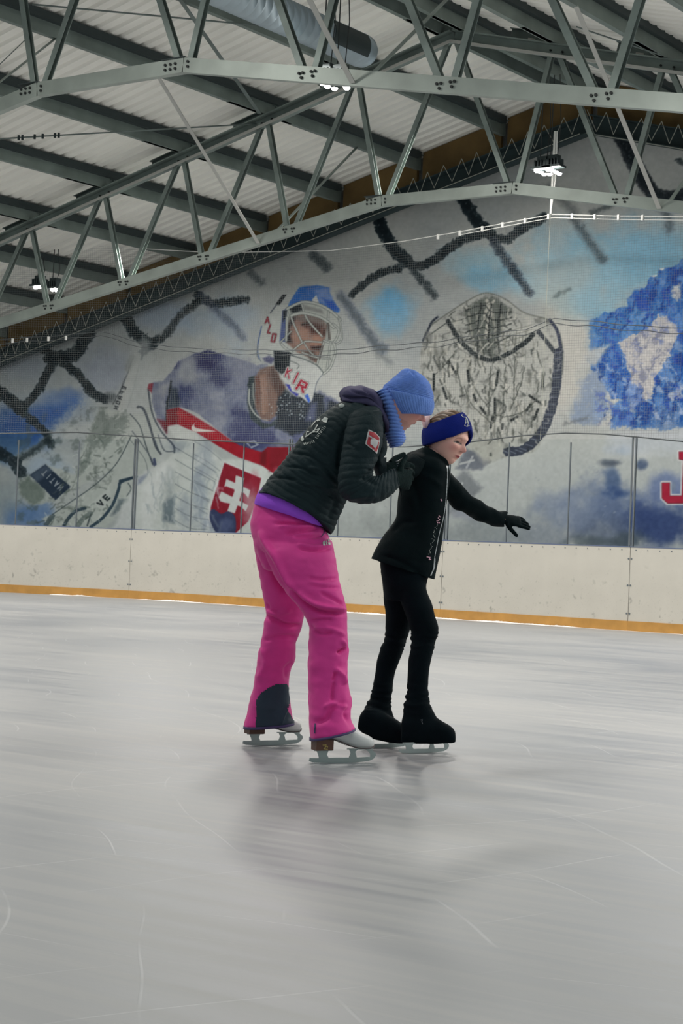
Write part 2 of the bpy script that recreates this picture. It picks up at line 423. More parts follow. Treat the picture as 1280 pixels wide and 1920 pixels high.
# gable rafters, ochre boards between the purlin ends
for s, L, nm in ((-1, 14.5, 'left'), (1, 9, 'right')):
    b = MB(); P = (RX, 21.66, 6.85); Q = (RX+s*L, 21.66, 6.85-SL*L)
    if Q[0] < P[0]: P, Q = Q, P
    H = .26
    prof = [(0, -H/2), (-.16, -H/2), (-.16, -H/2+.014), (-.012, -H/2+.014), (-.012, H/2-.014), (-.16, H/2-.014), (-.16, H/2), (0, H/2)]
    b.beam(P, Q, [(u, -v) for u, v in prof], (0, 1, 0)); o = b.build('gable_rafter', MT['rafter'])
    tag(o, 'dark steel channel beam along the %s top edge of the mural wall' % nm, 'beam')
    k = 0
    while 1.42*(k+1) < L+.01:
        x0 = RX+s*(1.42*k+.05); x1 = RX+s*(1.42*(k+1)-.05)
        if s > 0 and k > 2: break
        V = []
        for X in (x0, x1):
            for yy_ in (21.70, 21.76):
                V += [(X, yy_, zr(X, 6.97)), (X, yy_, zr(X, 7.46))]
        F = [(0, 4, 5, 1), (2, 3, 7, 6), (0, 1, 3, 2), (4, 6, 7, 5), (0, 2, 6, 4), (1, 5, 7, 3)]
        o = mesh('infill_board', V, F, MT['ochre'])
        tag(o, 'ochre brown infill board above the %s gable beam, %s from the ridge' % (nm, ORD[k]), 'board', 'ochre boards between roof beams')
        k += 1
# zigzag net lacing over the left and right rafter
def lacing(x0, x1, name, nm, lb):
    b = MB(); X = x0; k = 0; pts = []
    st = .30 if x1 < x0 else .30
    n = int(abs(x1-x0)/.135)
    for k in range(n):
        X = x0+(x1-x0)*k/n; j = .02*math.sin(k*7.3)
        pts.append((X+j, 21.40, zr(X, 6.74 if k % 2 else 7.02)))
    for a, c in zip(pts[:-1], pts[1:]): b.tube([a, c], .0055, 4, False)
    b.tube([(x0, 21.4, zr(x0, 6.70)), (x1, 21.4, zr(x1, 6.70))], .006, 4)
    o = b.build(name, MT['rope_l']); tag(o, lb, 'lacing cord')
lacing(RX-.05, RX-13.5, 'lacing_cord', 'left', 'pale zigzag lacing cord along the left gable beam')
lacing(RX+.05, RX+5, 'lacing_cord', 'right', 'pale zigzag lacing cord along the right gable beam')

# ================================================================ rink boards, shields
def strip(x0, x1, n, z0, z1, t, m, nm, parent, off=0.):
    V = []; F = []
    for i in range(n+1):
        X = x0+(x1-x0)*i/n; Y = bpath(X)-off
        V += [(X, Y, z0), (X, Y, z1), (X, Y+t, z1), (X, Y+t, z0)]
    for i in range(n):
        a = 4*i; c = a+4
        F += [(a, a+1, c+1, c)[::-1], (a+1, a+2, c+2, c+1)[::-1], (a+2, a+3, c+3, c+2)[::-1], (a+3, a, c, c+3)[::-1]]
    F += [(0, 3, 2, 1), (4*n, 4*n+1, 4*n+2, 4*n+3)]
    return mesh(nm, V, F, m, parent)
JX = [-24.4, -21.55, -18.74, -15.94, -13.14, -10.30, -7.5]
PLACE = ['at the left frame edge', 'left of the first visible joint', 'behind the pink trousers', 'between the two skaters and the left part', 'right of the girl', 'at the right frame edge']
BL = ['white dasher board panel far around the left corner', 'white dasher board panel at the left edge of the picture, below the stick glove', 'white dasher board panel below the shield crest, left of the coach',
      'white dasher board panel behind the two skaters', 'white dasher board panel right of the girl, under her reaching hand', 'white dasher board panel at the right edge of the picture']
for i in range(6):
    x0, x1 = JX[i], JX[i+1]; xm = (x0+x1)/2
    e = empty('rink_board', (xm, bpath(xm), 0), BL[i], 'rink board', 'white rink boards')
    strip(x0+.004, x1-.004, 10, .0, HB, .05, MT['board'], 'panel', e)
    strip(x0+.001, x1-.001, 10, .0, .125, .02, MT['kick'], 'kick_plate', e, .012)
    b = MB(); k = 0; x = x0+.08
    while x < x1:
        b.tube([(x, bpath(x)-.004, HB-.035), (x, bpath(x)+.01, HB-.035)], .008, 6); x += .165
    b.build('screw_row', MT['gasket'], e)
    b = MB()
    for xx in (x0+.02, x1-.02):
        for zz in (.22, .58, .92):
            b.tube([(xx, bpath(xx)-.004, zz), (xx, bpath(xx)+.01, zz)], .013, 6)
    b.build('joint_bolts', MT['gasket'], e)
    b = MB(); b.box((x1-.005, bpath(x1)+.012, .13), (x1+.005, bpath(x1)+.03, HB)); b.build('joint_strip', MT['gasket'], e)
GX = [-23.4, -22.5, -21.55, -20.65, -19.7, -18.74, -17.70, -16.73, -15.86, -14.95, -14.05, -13.12, -12.16, -11.23, -10.31, -9.4, -8.45]
for i in range(len(GX)-1):
    x0, x1 = GX[i], GX[i+1]; xm = (x0+x1)/2; Pm = proj((xm, bpath(xm), 2))[0][0]
    where = ['leftmost out at the corner', 'second around the left corner', 'third around the left corner', 'over the striped dark label of the painted glove', 'over the painted white sleeve', 'left of the painted jersey',
             'over the left half of the painted jersey', 'over the painted red and white crest', 'just behind the coach\'s back', 'behind the coach\'s bent arm', 'behind the gap between coach and girl', 'behind the girl\'s chest',
             'behind the girl\'s reaching arm', 'right of the girl\'s fingertips', 'second from the right frame edge', 'at the red letter on the right']
    e = empty('glass_shield', (xm, bpath(xm)+.03, HB), 'clear glass pane above the white boards, '+where[i], 'glass pane', 'glass shields above the boards')
    strip(x0+.012, x1-.012, 5, HB, 2.46, .010, MT['glass'], 'pane', e, -.02)
    b = MB(); w_ = .018 if i % 3 != 1 else .045
    X = x1; Y = bpath(X)+.015
    if w_ > .03:
        b.box((X-.032, Y, HB), (X-.016, Y+.03, 2.48)); b.box((X+.016, Y, HB), (X+.032, Y+.03, 2.48)); b.box((X-.016, Y+.01, HB), (X+.016, Y+.014, HB+.03))
    else: b.box((X-.006, Y, HB), (X+.006, Y+.02, 2.42))
    b.build('gasket_post', MT['gasket'], e)
o = strip(-24.4, -7.5, 80, HB, HB+.012, .06, mat('blue_grey_cap', (.10, .13, .22), .5), 'cap_rail', None, .004)
tag(o, 'thin dark blue cap strip along the top of the white boards', 'rail')

V = []; F = []; r_ = np.random.RandomState(9); n = 700; h_ = np.zeros(n)
for c_, w_, a_ in [(r_.uniform(0, n), r_.uniform(4, 22), r_.uniform(.006, .02)) for _ in range(26)]: h_ = np.maximum(h_, a_*np.exp(-((np.arange(n)-c_)/w_)**2))
h_ = h_*(.7+.5*r_.rand(n))+.001
for i in range(n):
    X = -20+i*12./n; Y = bpath(X)-.018; V += [(X, Y, 0), (X, Y, h_[i]), (X, Y-.02-h_[i], h_[i]*.8), (X, Y-.04-h_[i]*3.5, 0)]
for i in range(n-1):
    a = 4*i; F += [(a, a+1, a+5, a+4)[::-1], (a+1, a+2, a+6, a+5)[::-1], (a+2, a+3, a+7, a+6)[::-1]]
o = mesh('scraped_snow', V, F, mat('scraped_ice_snow', (.8, .8, .8), .8), None, True); tag(o, 'thin ridge of scraped ice snow along the yellow kick plate', 'snow', kind='stuff')
# ================================================================ safety net
TOPP = [(-60, 500), (0, 490), (110, 475), (190, 461), (260, 466), (400, 474), (620, 470), (760, 452), (860, 435), (960, 416), (1037, 402), (1150, 405), (1340, 407)]
BOTP = [(-60, 813), (0, 813), (145, 811), (270, 819), (363, 825), (450, 829), (620, 836), (760, 838), (881, 829), (980, 817), (1061, 812), (1131, 814), (1200, 820), (1290, 829), (1340, 833)]
MIDP = [(-60, 640), (0, 640), (125, 632), (190, 625), (270, 648), (360, 657), (480, 660), (620, 662), (720, 652), (820, 645), (900, 632), (985, 622), (1040, 602), (1100, 606), (1200, 616), (1280, 620), (1340, 622)]
NO = .06
def onN(px, py):
    P = onB(px, py); d = P-CP; return CP+d*((np.linalg.norm(d[:2])-NO)/np.linalg.norm(d[:2]))
def npf(L):
    Q = np.array([onN(*p) for p in L]); i = np.argsort(Q[:, 0]); return Q[i, 0], Q[i, 2]
tx, tz = npf(TOPP); bx_, bz = npf(BOTP); mx1, mz1 = npf(MIDP)
b = MB(); X0, X1 = -23.3, -9.6; st = .034
def sag(X, Z): return 0.0
nx = int((X1-X0)/st); wr = .0011
def wire(P, Q, r):
    P = np.array(P); Q = np.array(Q); d = Q-P
    if abs(d[2]) > .5*np.linalg.norm(d): a = np.array([r, 0, 0]); c = np.array([0, -r, 0])
    else: a = np.array([0, 0, r]); c = np.array([0, -r, 0])
    b.add([P-a, P+a, P+c, Q-a, Q+a, Q+c], [(0, 2, 5, 3), (2, 1, 4, 5), (1, 0, 3, 4)])
cols = X0+np.arange(nx)*st
ct = np.interp(cols, tx, tz); cb = np.interp(cols, bx_, bz); cyy = np.array([bpath(x)-NO for x in cols])
for i in range(nx): wire((cols[i], cyy[i], cb[i]), (cols[i], cyy[i], ct[i]), wr)
z = cb.min()
while z < ct.max():
    ins = (cb <= z) & (ct >= z); i = 0
    while i < nx:
        if not ins[i]: i += 1; continue
        j = i
        while j+1 < nx and ins[j+1] and j-i < (6 if cols[i] < -17 else 400): j += 1
        if j > i: wire((cols[i], cyy[i], z), (cols[j], cyy[j], z), wr)
        i = j+1 if j == i else (j if j+1 < nx and ins[j+1] else j+1)
    z += st
e = empty('safety_net', (-16, YB-NO, 2.5), 'fine square-mesh safety net hanging over the glass before the mural', 'net')
o = b.build('netting', MT['net'], e); tag(o, kind='stuff')
def rope(L, r, m, dz=0, wob=0., nm='edge_rope'):
    b = MB(); pts = []
    for k in range(len(L)-1):
        for t in np.linspace(0, 1, 9)[:-1]:
            p = np.array(L[k])*(1-t)+np.array(L[k+1])*t
            P = onN(*p); P[1] -= .008; P[2] += dz+wob*math.sin(P[0]*9.1)
            pts.append(P)
    b.tube(pts, r, 5); b.build(nm, m, e)
rope(TOPP, .006, MT['white']); rope(TOPP[8:], .005, MT['white'], -.045)
rope(BOTP, .009, MT['rope']); rope(MIDP, .006, MT['rope'], .03, .006, 'slack_cord'); rope(MIDP, .006, MT['rope'], -.035, .012, 'slack_cord')
for k, px in enumerate((25, 52, 92, 125, 822, 863, 905, 943, 985, 1029, 1073, 1116, 1160, 1205)):
    py = np.interp(px, [p[0] for p in TOPP], [p[1] for p in TOPP]) if px > 300 else 636-(px-25)*.05
    P = onN(px, py+3); b = MB(); b.box((P[0]-.014, P[1]-.03, P[2]-.035), (P[0]+.014, P[1]-.004, P[2]+.035)); b.build('clip', MT['white'], e)
P = onN(1034, 402); b = MB(); b.tube([P+np.array([0, -.03, 0]), P+np.array([.02, -.03, 1.1])], .016, 6)
b.tube([P+np.array([.05, -.03, .45]), P+np.array([.05, -.03, 1.1])], .012, 6); b.tube([P+np.array([0, -.03, .02]), P+np.array([.05, -.03, .45])], .012, 6)
b.build('hanging_strap', MT['white'], e)
b = MB(); b.tube([P+np.array([-.01, -.02, 0]), (P[0]-.03, P[1]-.02, 2.45)], .004, 4); b.build('seam_cord', MT['rope_l'], e)

# ================================================================ hall lamps
lens_m = mat('lit_lamp_lens', (1, .97, .90), .4, emis=38)
def lamp(px, py, Y, blobs, label):
    P = onY(px, py, Y)
    e = empty('hall_floodlight', P, label, 'ceiling lamp', 'floodlights hung from the roof')
    fix = {}
    for (bx, by, f) in blobs:
        Q = onY(bx, by, Y); fix.setdefault(f, []).append(Q)
        b = MB(); n = 12; V = []; R_ = .036
        for i in range(5):
            a = math.pi/2*i/4*.95
            for j in range(n): V.append((Q[0]+R_*math.cos(a)*math.cos(2*math.pi*j/n), Q[1]+R_*math.cos(a)*math.sin(2*math.pi*j/n), Q[2]-R_*.8*math.sin(a)))
        F = [(i*n+j, i*n+(j+1) % n, (i+1)*n+(j+1) % n, (i+1)*n+j) for i in range(4) for j in range(n)]+[tuple(range(4*n, 5*n)), tuple(range(n))[::-1]]
        b.add(V, F); b.build('lens', lens_m, e, True)
    for f, Qs in fix.items():
        Qs = np.array(Qs); lo, hi = Qs.min(0), Qs.max(0)
        b = MB(); b.box((lo[0]-.05, Y-.09, hi[2]+.008), (hi[0]+.05, Y+.09, hi[2]+.035))
        cx = (lo[0]+hi[0])/2
        for k in range(5): b.box((cx-.10+.045*k, Y-.075, hi[2]+.035), (cx-.08+.045*k, Y+.075, hi[2]+.12))
        b.box((cx-.07, Y-.05, hi[2]+.11), (cx+.07, Y+.05, hi[2]+.17)); b.build('housing', MT['dark'], e)
        b = MB(); zt = zr(cx, 7.2); b.tube([(cx-.05, Y, hi[2]+.17), (cx-.04, Y, zt)], .007, 5); b.tube([(cx+.05, Y, hi[2]+.17), (cx+.07, Y+.02, (zt+hi[2])/2), (cx+.04, Y, zt)], .006, 5)
        b.build('cord', MT['cord'], e)
lamp(622, 150, 15.0, [(596, 153, 0), (605, 156, 0), (614, 161, 0), (627, 165, 0), (626, 154, 1), (636, 155, 1), (646, 158, 1), (650, 164, 1)], 'lit floodlight cluster just below the nearest truss chord')
lamp(1028, 305, 20.0, [(1006, 320, 0), (1013, 322, 0), (1020, 326, 0), (1027, 317, 1), (1035, 319, 1), (1042, 322, 1), (1048, 325, 1), (1030, 326, 0)], 'lit floodlight cluster under the gable peak, above the net corner')
lamp(85, 530, 19.2, [(67, 539, 0), (74, 538, 0), (82, 540, 0), (99, 543, 1), (106, 544, 1)], 'lit pair of floodlights far left between the truss webs')
# ================================================================ the printed mural on the gable wall
# an artwork in numpy: a drawing canvas in which the wall's print is laid out, then carried to the
# points of the wall as their own colour
CW, CH, OX, OY = 1340, 830, -30, 225
yy_, xx_ = np.mgrid[0:CH, 0:CW].astype(np.float32); xx_ += OX; yy_ += OY
def vnoise(sx, sy, seed):
    r = np.random.RandomState(seed); gh, gw = int(CH/sy)+3, int(CW/sx)+3; g = r.rand(gh, gw).astype(np.float32)
    fy = (yy_-OY)/sy; fx = (xx_-OX)/sx; iy = fy.astype(int); ix = fx.astype(int); ty = fy-iy; tx_ = fx-ix
    ty = ty*ty*(3-2*ty); tx_ = tx_*tx_*(3-2*tx_)
    return (g[iy, ix]*(1-tx_)+g[iy, ix+1]*tx_)*(1-ty)+(g[iy+1, ix]*(1-tx_)+g[iy+1, ix+1]*tx_)*ty
def fbm(s, seed, o=4, ax=1., ay=1.):
    t = 0; a = 1; n = 0
    for k in range(o): t = t+a*vnoise(max(s*ax/2**k, 1.6), max(s*ay/2**k, 1.6), seed+k); n += a; a *= .55
    return t/n
N1 = fbm(120, 1, 5); N2 = fbm(40, 20, 5); N3 = fbm(14, 40, 4); N4 = fbm(5, 60, 2); NX = fbm(9, 80, 3); NY = fbm(9, 90, 3)
ST = fbm(16, 110, 4, .35, 1.6)      # vertical streaks
def wn(X, Y, sx, sy, seed, o=4):
    t = 0; a = 1; n = 0
    for k in range(o):
        g = np.random.RandomState(seed+k).rand(64, 64).astype(np.float32); fx = X/(sx/2**k)+500; fy = Y/(sy/2**k)+500
        ix = np.floor(fx).astype(int); iy = np.floor(fy).astype(int); u = fx-ix; v = fy-iy; u = u*u*(3-2*u); v = v*v*(3-2*v); ix %= 64; iy %= 64; jx = (ix+1) % 64; jy = (iy+1) % 64
        t = t+a*((g[iy, ix]*(1-u)+g[iy, jx]*u)*(1-v)+(g[jy, ix]*(1-u)+g[jy, jx]*u)*v); n += a; a *= .6
    return t/n
ROCK = wn(xx_*1.0+yy_*.45+NX*26, yy_*.8-xx_*.5+NY*26, 9, 26, 200, 4)
ROCK2 = wn(xx_*.8-yy_*.5+NY*20, yy_+NX*20, 7, 18, 230, 3)
FX = fbm(3.2, 300, 1); FY = fbm(3.2, 310, 1)
IMG = np.zeros((CH, CW, 3), np.float32)
def mixc(sl, a, col):
    a = np.clip(a, 0, 1)[..., None]; IMG[sl] = IMG[sl]*(1-a)+np.asarray(col, np.float32)*a
def bb(pts, m):
    p = np.array(pts, float); x0, y0 = p.min(0)-m; x1, y1 = p.max(0)+m
    return slice(max(0, int(y0-OY)), min(CH, int(y1-OY)+1)), slice(max(0, int(x0-OX)), min(CW, int(x1-OX)+1))
def segd(X, Y, pts, closed):
    d = np.full(X.shape, 1e9, np.float32); n = len(pts)
    for i in range(n if closed else n-1):
        ax, ay = pts[i]; bx, by = pts[(i+1) % n]; vx, vy = bx-ax, by-ay; L = vx*vx+vy*vy+1e-9
        t = np.clip(((X-ax)*vx+(Y-ay)*vy)/L, 0, 1); d = np.minimum(d, (X-ax-t*vx)**2+(Y-ay-t*vy)**2)
    return np.sqrt(d)
def smooth_pts(pts, k=5, closed=True):
    p = np.array(pts, float); n = len(p); out = []
    for i in range(n if closed else n-1):
        if closed: a, b_, c, d = p[(i-1) % n], p[i], p[(i+1) % n], p[(i+2) % n]
        else: a, b_, c, d = p[max(i-1, 0)], p[i], p[i+1], p[min(i+2, n-1)]
        for t in np.arange(k)/k:
            out.append(.5*((2*b_)+(-a+c)*t+(2*a-5*b_+4*c-d)*t*t+(-a+3*b_-3*c+d)*t**3))
    if not closed: out.append(p[-1])
    return np.array(out)
def poly(pts, col, soft=1.2, al=1., wob=0., sm=False, tex=None, tk=0.):
    if sm: pts = smooth_pts(pts)
    sl = bb(pts, soft*2+wob*2+2); X = xx_[sl]; Y = yy_[sl]
    if X.size == 0: return
    if wob: X = X+(NX[sl]-.5)*wob*2+(FX[sl]-.5)*wob*1.1; Y = Y+(NY[sl]-.5)*wob*2+(FY[sl]-.5)*wob*1.1
    ins = np.zeros(X.shape, bool); n = len(pts)
    for i in range(n):
        ax, ay = pts[i]; bx, by = pts[(i+1) % n]
        if ay == by: continue
        c = ((Y >= ay) != (Y >= by)); xi = ax+(Y-ay)*(bx-ax)/(by-ay); ins ^= (c & (X < xi))
    d = segd(X, Y, pts, True)*np.where(ins, 1, -1)
    a = np.clip(.5+d/(2*soft), 0, 1)*al
    if tex is not None: a = a*np.clip(1-tk+tk*2*tex[sl], 0, 1)
    mixc(sl, a, col)
def stroke(pts, wd, col, soft=.8, al=1., wob=0., sm=True, tex=None, tk=0., tap=None):
    if sm and len(pts) > 2: pts = smooth_pts(pts, 5, False)
    sl = bb(pts, wd+soft*2+wob*2+2); X = xx_[sl]; Y = yy_[sl]
    if X.size == 0: return
    if wob: X = X+(NX[sl]-.5)*wob*2+(FX[sl]-.5)*wob*1.1; Y = Y+(NY[sl]-.5)*wob*2+(FY[sl]-.5)*wob*1.1
    d = segd(X, Y, pts, False); a = np.clip(.5+(wd/2-d)/(2*soft), 0, 1)*al
    if tex is not None: a = a*np.clip(1-tk+tk*2*tex[sl], 0, 1)
    mixc(sl, a, col)
def blob(cx, cy, rx, ry, col, al=1., nz=None, k=1.2):
    sl = bb([(cx-rx*1.6, cy-ry*1.6), (cx+rx*1.6, cy+ry*1.6)], 2); X = xx_[sl]; Y = yy_[sl]
    if X.size == 0: return
    d = np.sqrt(((X-cx)/rx)**2+((Y-cy)/ry)**2)
    if nz is not None: d = d+(nz[sl]-.5)*k
    a = np.clip(1.35-d, 0, 1); mixc(sl, a*a*(3-2*a)*al, col)
def Z(off, s):
    return lambda *p: [(off[0]+x/s, off[1]+y/s) for x, y in p]
GREY = (150, 153, 152)
IMG[:] = np.array(GREY); mixc(np.s_[:, :], (N1-.5)*1.6, (172, 172, 168)); mixc(np.s_[:, :], (.5-N1)*1.4, (128, 136, 142))
mixc(np.s_[:, :], np.clip((600-xx_)/600, 0, 1)*.22, (120, 132, 140))
# sky tints
for a in [(730, 575, 50, 45, (105, 152, 182), .85), (735, 560, 25, 25, (90, 148, 185), .6), (895, 495, 75, 35, (120, 158, 176), .7), (925, 520, 60, 25, (95, 150, 180), .5),
          (1050, 470, 60, 60, (125, 152, 165), .7), (1160, 500, 150, 75, (110, 150, 170), .8), (1100, 560, 70, 70, (120, 158, 176), .7), (1250, 460, 110, 60, (100, 145, 170), .6), (1010, 520, 40, 60, (140, 170, 182), .5),
          (300, 590, 60, 45, (125, 142, 165), .5), (440, 600, 40, 60, (130, 150, 172), .5), (370, 600, 40, 30, (125, 145, 168), .4), (200, 690, 60, 50, (120, 130, 155), .4), (50, 690, 60, 40, (130, 140, 158), .4),
          (1070, 520, 60, 40, (150, 156, 155), .6), (1040, 600, 50, 60, (160, 160, 152), .5), (700, 450, 60, 40, (162, 165, 160), .5)]:
    blob(*a[:5], al=a[5], nz=N2)
blob(40, 800, 90, 45, (48, 84, 140), .95, N2, .8); blob(120, 765, 60, 35, (52, 88, 150), .9, N2, .9); blob(60, 745, 70, 20, (140, 150, 160), .5, N2)
blob(15, 840, 40, 30, (70, 100, 135), .8, N2); poly([(165, 740), (215, 735), (180, 800), (110, 830), (80, 830), (130, 770)], (150, 155, 155), 10, .8, 8)
blob(90, 880, 60, 35, (135, 150, 168), .7, N2); blob(50, 965, 45, 30, (75, 105, 150), .8, N2); blob(20, 930, 40, 30, (130, 140, 145), .7, N2)
# lower fog
poly([(840, 900), (1000, 860), (1300, 820), (1310, 1060), (700, 1060), (640, 960)], (150, 153, 153), 25, .8, 10)
for a in [(1010, 1000, 80, 50, (118, 125, 135), .8), (1150, 960, 75, 60, (84, 98, 128), .9), (1240, 985, 80, 55, (52, 68, 108), .95), (1130, 1000, 60, 40, (85, 95, 115), .7), (1250, 920, 50, 35, (90, 104, 140), .8),
          (1060, 955, 60, 40, (112, 122, 142), .7), (1150, 900, 16, 28, (70, 88, 120), .8), (1150, 868, 22, 8, (70, 78, 92), .8), (1202, 872, 11, 11, (66, 80, 108), .8), (1172, 843, 30, 14, (110, 132, 165), .7),
          (1200, 845, 60, 16, (165, 166, 165), .5), (1110, 1015, 50, 14, (78, 88, 95), .7), (1180, 1012, 40, 16, (70, 80, 85), .6), (920, 1000, 90, 30, (122, 128, 132), .7), (700, 985, 80, 30, (128, 133, 133), .6), (760, 930, 60, 40, (140, 143, 143), .6),
          (1160, 925, 26, 12, (50, 72, 115), .8), (880, 960, 40, 14, (108, 112, 130), .5)]:
    blob(*a[:5], al=a[5], nz=N2, k=1.4)
# ---- mountains at the right
m = Z((1040, 480), 5.333)
MPOLY = m((300, 1010), (360, 950), (350, 640), (440, 620), (480, 560), (600, 570), (640, 520), (730, 500), (740, 430), (800, 345), (870, 350), (920, 300), (950, 205), (1030, 210), (1040, 130), (1180, 110), (1240, 80), (1270, 30), (1340, 20), (1340, 1500), (560, 1400))
sv = IMG.copy(); IMG[:] = 0; poly(MPOLY, (1, 1, 1), 1.5, 1, 3); MM = IMG[..., 0].copy(); IMG[:] = sv; MM = np.maximum(MM, np.clip((yy_-730)/10, 0, 1)*(xx_ > 1110))
poly(MPOLY, (44, 94, 158), 1.5, 1, 3)
mt = bb(m((300, 0), (1340, 1820)), 0); base = IMG[mt].copy()
poly(m((350, 640), (700, 560), (900, 420), (1000, 500), (960, 700), (700, 900), (360, 950)), (68, 118, 165), 12, .6, 4)
poly(m((740, 430), (800, 345), (920, 330), (1000, 420), (960, 560), (800, 520)), (38, 88, 160), 4, .7, 4)
poly(m((560, 900), (960, 700), (1050, 580), (1220, 680), (1230, 780), (1160, 960), (1000, 1240), (980, 1420), (940, 1500), (860, 1420), (720, 1230), (700, 1000), (640, 890)), (158, 156, 158), 1.5, 1, 4)
poly(m((1150, 380), (1200, 290), (1250, 260), (1260, 400), (1240, 470)), (160, 162, 165), 2, .9, 5)
poly(m((1040, 130), (1100, 120), (1080, 150)), (190, 185, 180), 1, .9); poly(m((950, 200), (1030, 190), (1000, 215)), (195, 190, 180), 1, .9)
poly(m((400, 1110), (600, 880), (650, 890), (760, 1190), (700, 1430), (560, 1430), (510, 1180)), (36, 84, 152), 1.5, 1, 3)
poly(m((250, 1250), (400, 1130), (500, 1190), (540, 1460), (560, 1560), (420, 1700), (160, 1660)), (120, 134, 155), 5, .9, 6)
poly(m((720, 1240), (840, 1290), (900, 1430), (800, 1560), (710, 1430)), (95, 118, 165), 3, .9, 5)
poly(m((570, 1490), (720, 1430), (790, 1600), (740, 1720), (560, 1720)), (62, 104, 165), 3, .9, 5)
poly(m((820, 1500), (980, 1420), (1000, 1240), (1160, 980), (1340, 700), (1340, 1700), (1100, 1740), (730, 1720)), (40, 88, 150), 2, 1, 4)
poly(m((1110, 1400), (1280, 1280), (1290, 1400), (1180, 1460)), (165, 165, 172), 3, .8, 6); poly(m((1180, 1170), (1220, 1260), (1120, 1330)), (150, 155, 170), 4, .7, 6)
poly(m((960, 1520), (1180, 1480), (1290, 1560), (1200, 1700), (1060, 1740), (960, 1640)), (70, 98, 140), 6, .7, 6)
sl = mt; d = np.abs(IMG[sl]-np.array(GREY)).sum(-1) > 60
mk = MM[sl]*np.clip((xx_[sl]-1100)/25, 0, 1)*np.clip((810-yy_[sl])/25, 0, 1)*np.where(IMG[sl][..., 2] > IMG[sl][..., 0]+28, 1, .0)
mixc(sl, np.clip((ROCK[sl]-.53)*7, 0, 1)*mk*.55, (112, 140, 182)); mixc(sl, np.clip((ROCK2[sl]-.58)*8, 0, 1)*mk*.6*np.clip((yy_[sl]-600)/80, .2, 1), (158, 162, 178)); mixc(sl, np.clip((.46-ROCK[sl])*7, 0, 1)*mk*.7, (20, 54, 118)); mixc(sl, np.clip((.42-ROCK2[sl])*7, 0, 1)*mk*.45, (40, 60, 150))
lt = np.where((IMG[sl][..., 2] <= IMG[sl][..., 0]+28) & (xx_[sl] > 1120) & (yy_[sl] > 520) & (yy_[sl] < 800), 1, 0)*MM[sl]
mixc(sl, np.clip((.48-ROCK[sl])*7, 0, 1)*lt*.6, (92, 98, 125)); mixc(sl, np.clip((ROCK2[sl]-.55)*6, 0, 1)*lt*.5, (188, 184, 178))
mixc(sl, np.clip((.42-ROCK2[sl])*7, 0, 1)*lt*.4, (60, 86, 160))
poly(m((300, 960), (560, 880), (420, 1090), (240, 1120)), (160, 162, 162), 4, .9, 2)
poly(m((-40, 600), (350, 640), (350, 960), (240, 1150), (250, 1400), (-40, 1640)), (166, 163, 157), 12, .75, 6)
poly([(1140, 812), (1290, 800), (1300, 850), (1140, 850)], (158, 162, 168), 12, .8, 6)
stroke([(1060, 795), (1100, 783)], 5, (85, 90, 95), 3, .6, 3)
# ---- knotted ropes of the big printed net
def ropeP(pts, wd, a=1., soft=1.5, col=(40, 52, 58)):
    stroke(pts, wd, col, soft, a, 3.5, True, N4, .35)
    stroke(pts, wd*.5, (24, 34, 40), soft*.8, a*.55, 4, True, N4, .6)
    p = smooth_pts(pts, 7, False); r = np.random.RandomState(int(wd*7+pts[0][0]))
    for q in p[::2]:
        blob(q[0]+r.uniform(-wd, wd)*.35, q[1]+r.uniform(-wd, wd)*.35, 1.8, 1.8, (105, 112, 115), .5*a)
LT = (96, 105, 112)
ropeP([(-10, 728), (22, 752), (40, 768)], 24); ropeP([(40, 768), (70, 735), (98, 685), (112, 668)], 17); ropeP([(95, 672), (140, 665), (165, 625)], 26); ropeP([(60, 650), (105, 665)], 14)
ropeP([(122, 682), (150, 705), (172, 735), (195, 748)], 17); blob(205, 745, 18, 10, (60, 66, 70), .7, N3); ropeP([(45, 775), (70, 795), (88, 815)], 15, .95); ropeP([(90, 822), (75, 838), (40, 858), (25, 866)], 15, .8, 2, (80, 90, 92))
ropeP([(-10, 845), (20, 860), (40, 885)], 22, .9); ropeP([(20, 860), (48, 890)], 12, .8, 2, (70, 78, 85)); ropeP([(92, 825), (98, 836)], 16, .8)
ropeP([(238, 600), (262, 632), (285, 645)], 22); ropeP([(285, 642), (310, 628), (340, 590), (372, 566)], 15, .85, 2, (62, 70, 74)); ropeP([(282, 645), (262, 668)], 13); ropeP([(270, 640), (302, 636)], 14)
ropeP([(372, 553), (400, 570), (430, 566), (462, 562)], 16, .9); ropeP([(378, 556), (410, 585), (440, 612), (456, 632)], 16, .45, 4, (90, 100, 125)); ropeP([(355, 575), (375, 562)], 10)
ropeP([(590, 480), (612, 500)], 20, .55, 3); ropeP([(470, 512), (490, 530)], 14, .4, 4)
ropeP([(712, 418), (735, 462), (765, 492)], 24); ropeP([(765, 495), (798, 497), (840, 468), (872, 448), (905, 440)], 17); ropeP([(750, 503), (715, 512), (688, 530), (660, 552)], 14, .95)
ropeP([(775, 508), (795, 530), (815, 555)], 15, .7, 2.5); ropeP([(640, 555), (672, 600), (700, 640), (720, 655)], 20, .55, 4, (88, 100, 118)); ropeP([(700, 655), (730, 680)], 14, .3, 5, LT)
ropeP([(868, 372), (892, 412), (920, 440)], 24); ropeP([(918, 442), (950, 448), (985, 425), (1020, 408)], 18, .9); ropeP([(925, 452), (955, 495), (992, 548)], 18, .75, 2.5, (62, 72, 85))
ropeP([(1075, 410), (1100, 445), (1130, 485)], 20, .6, 4, (92, 102, 108)); ropeP([(1110, 400), (1148, 384)], 12, .5, 3, (90, 98, 100)); ropeP([(1040, 556), (1068, 542)], 7, .5, 3, (95, 110, 110)); ropeP([(1030, 352), (1060, 380), (1080, 402)], 22, .35, 5, (95, 100, 100))
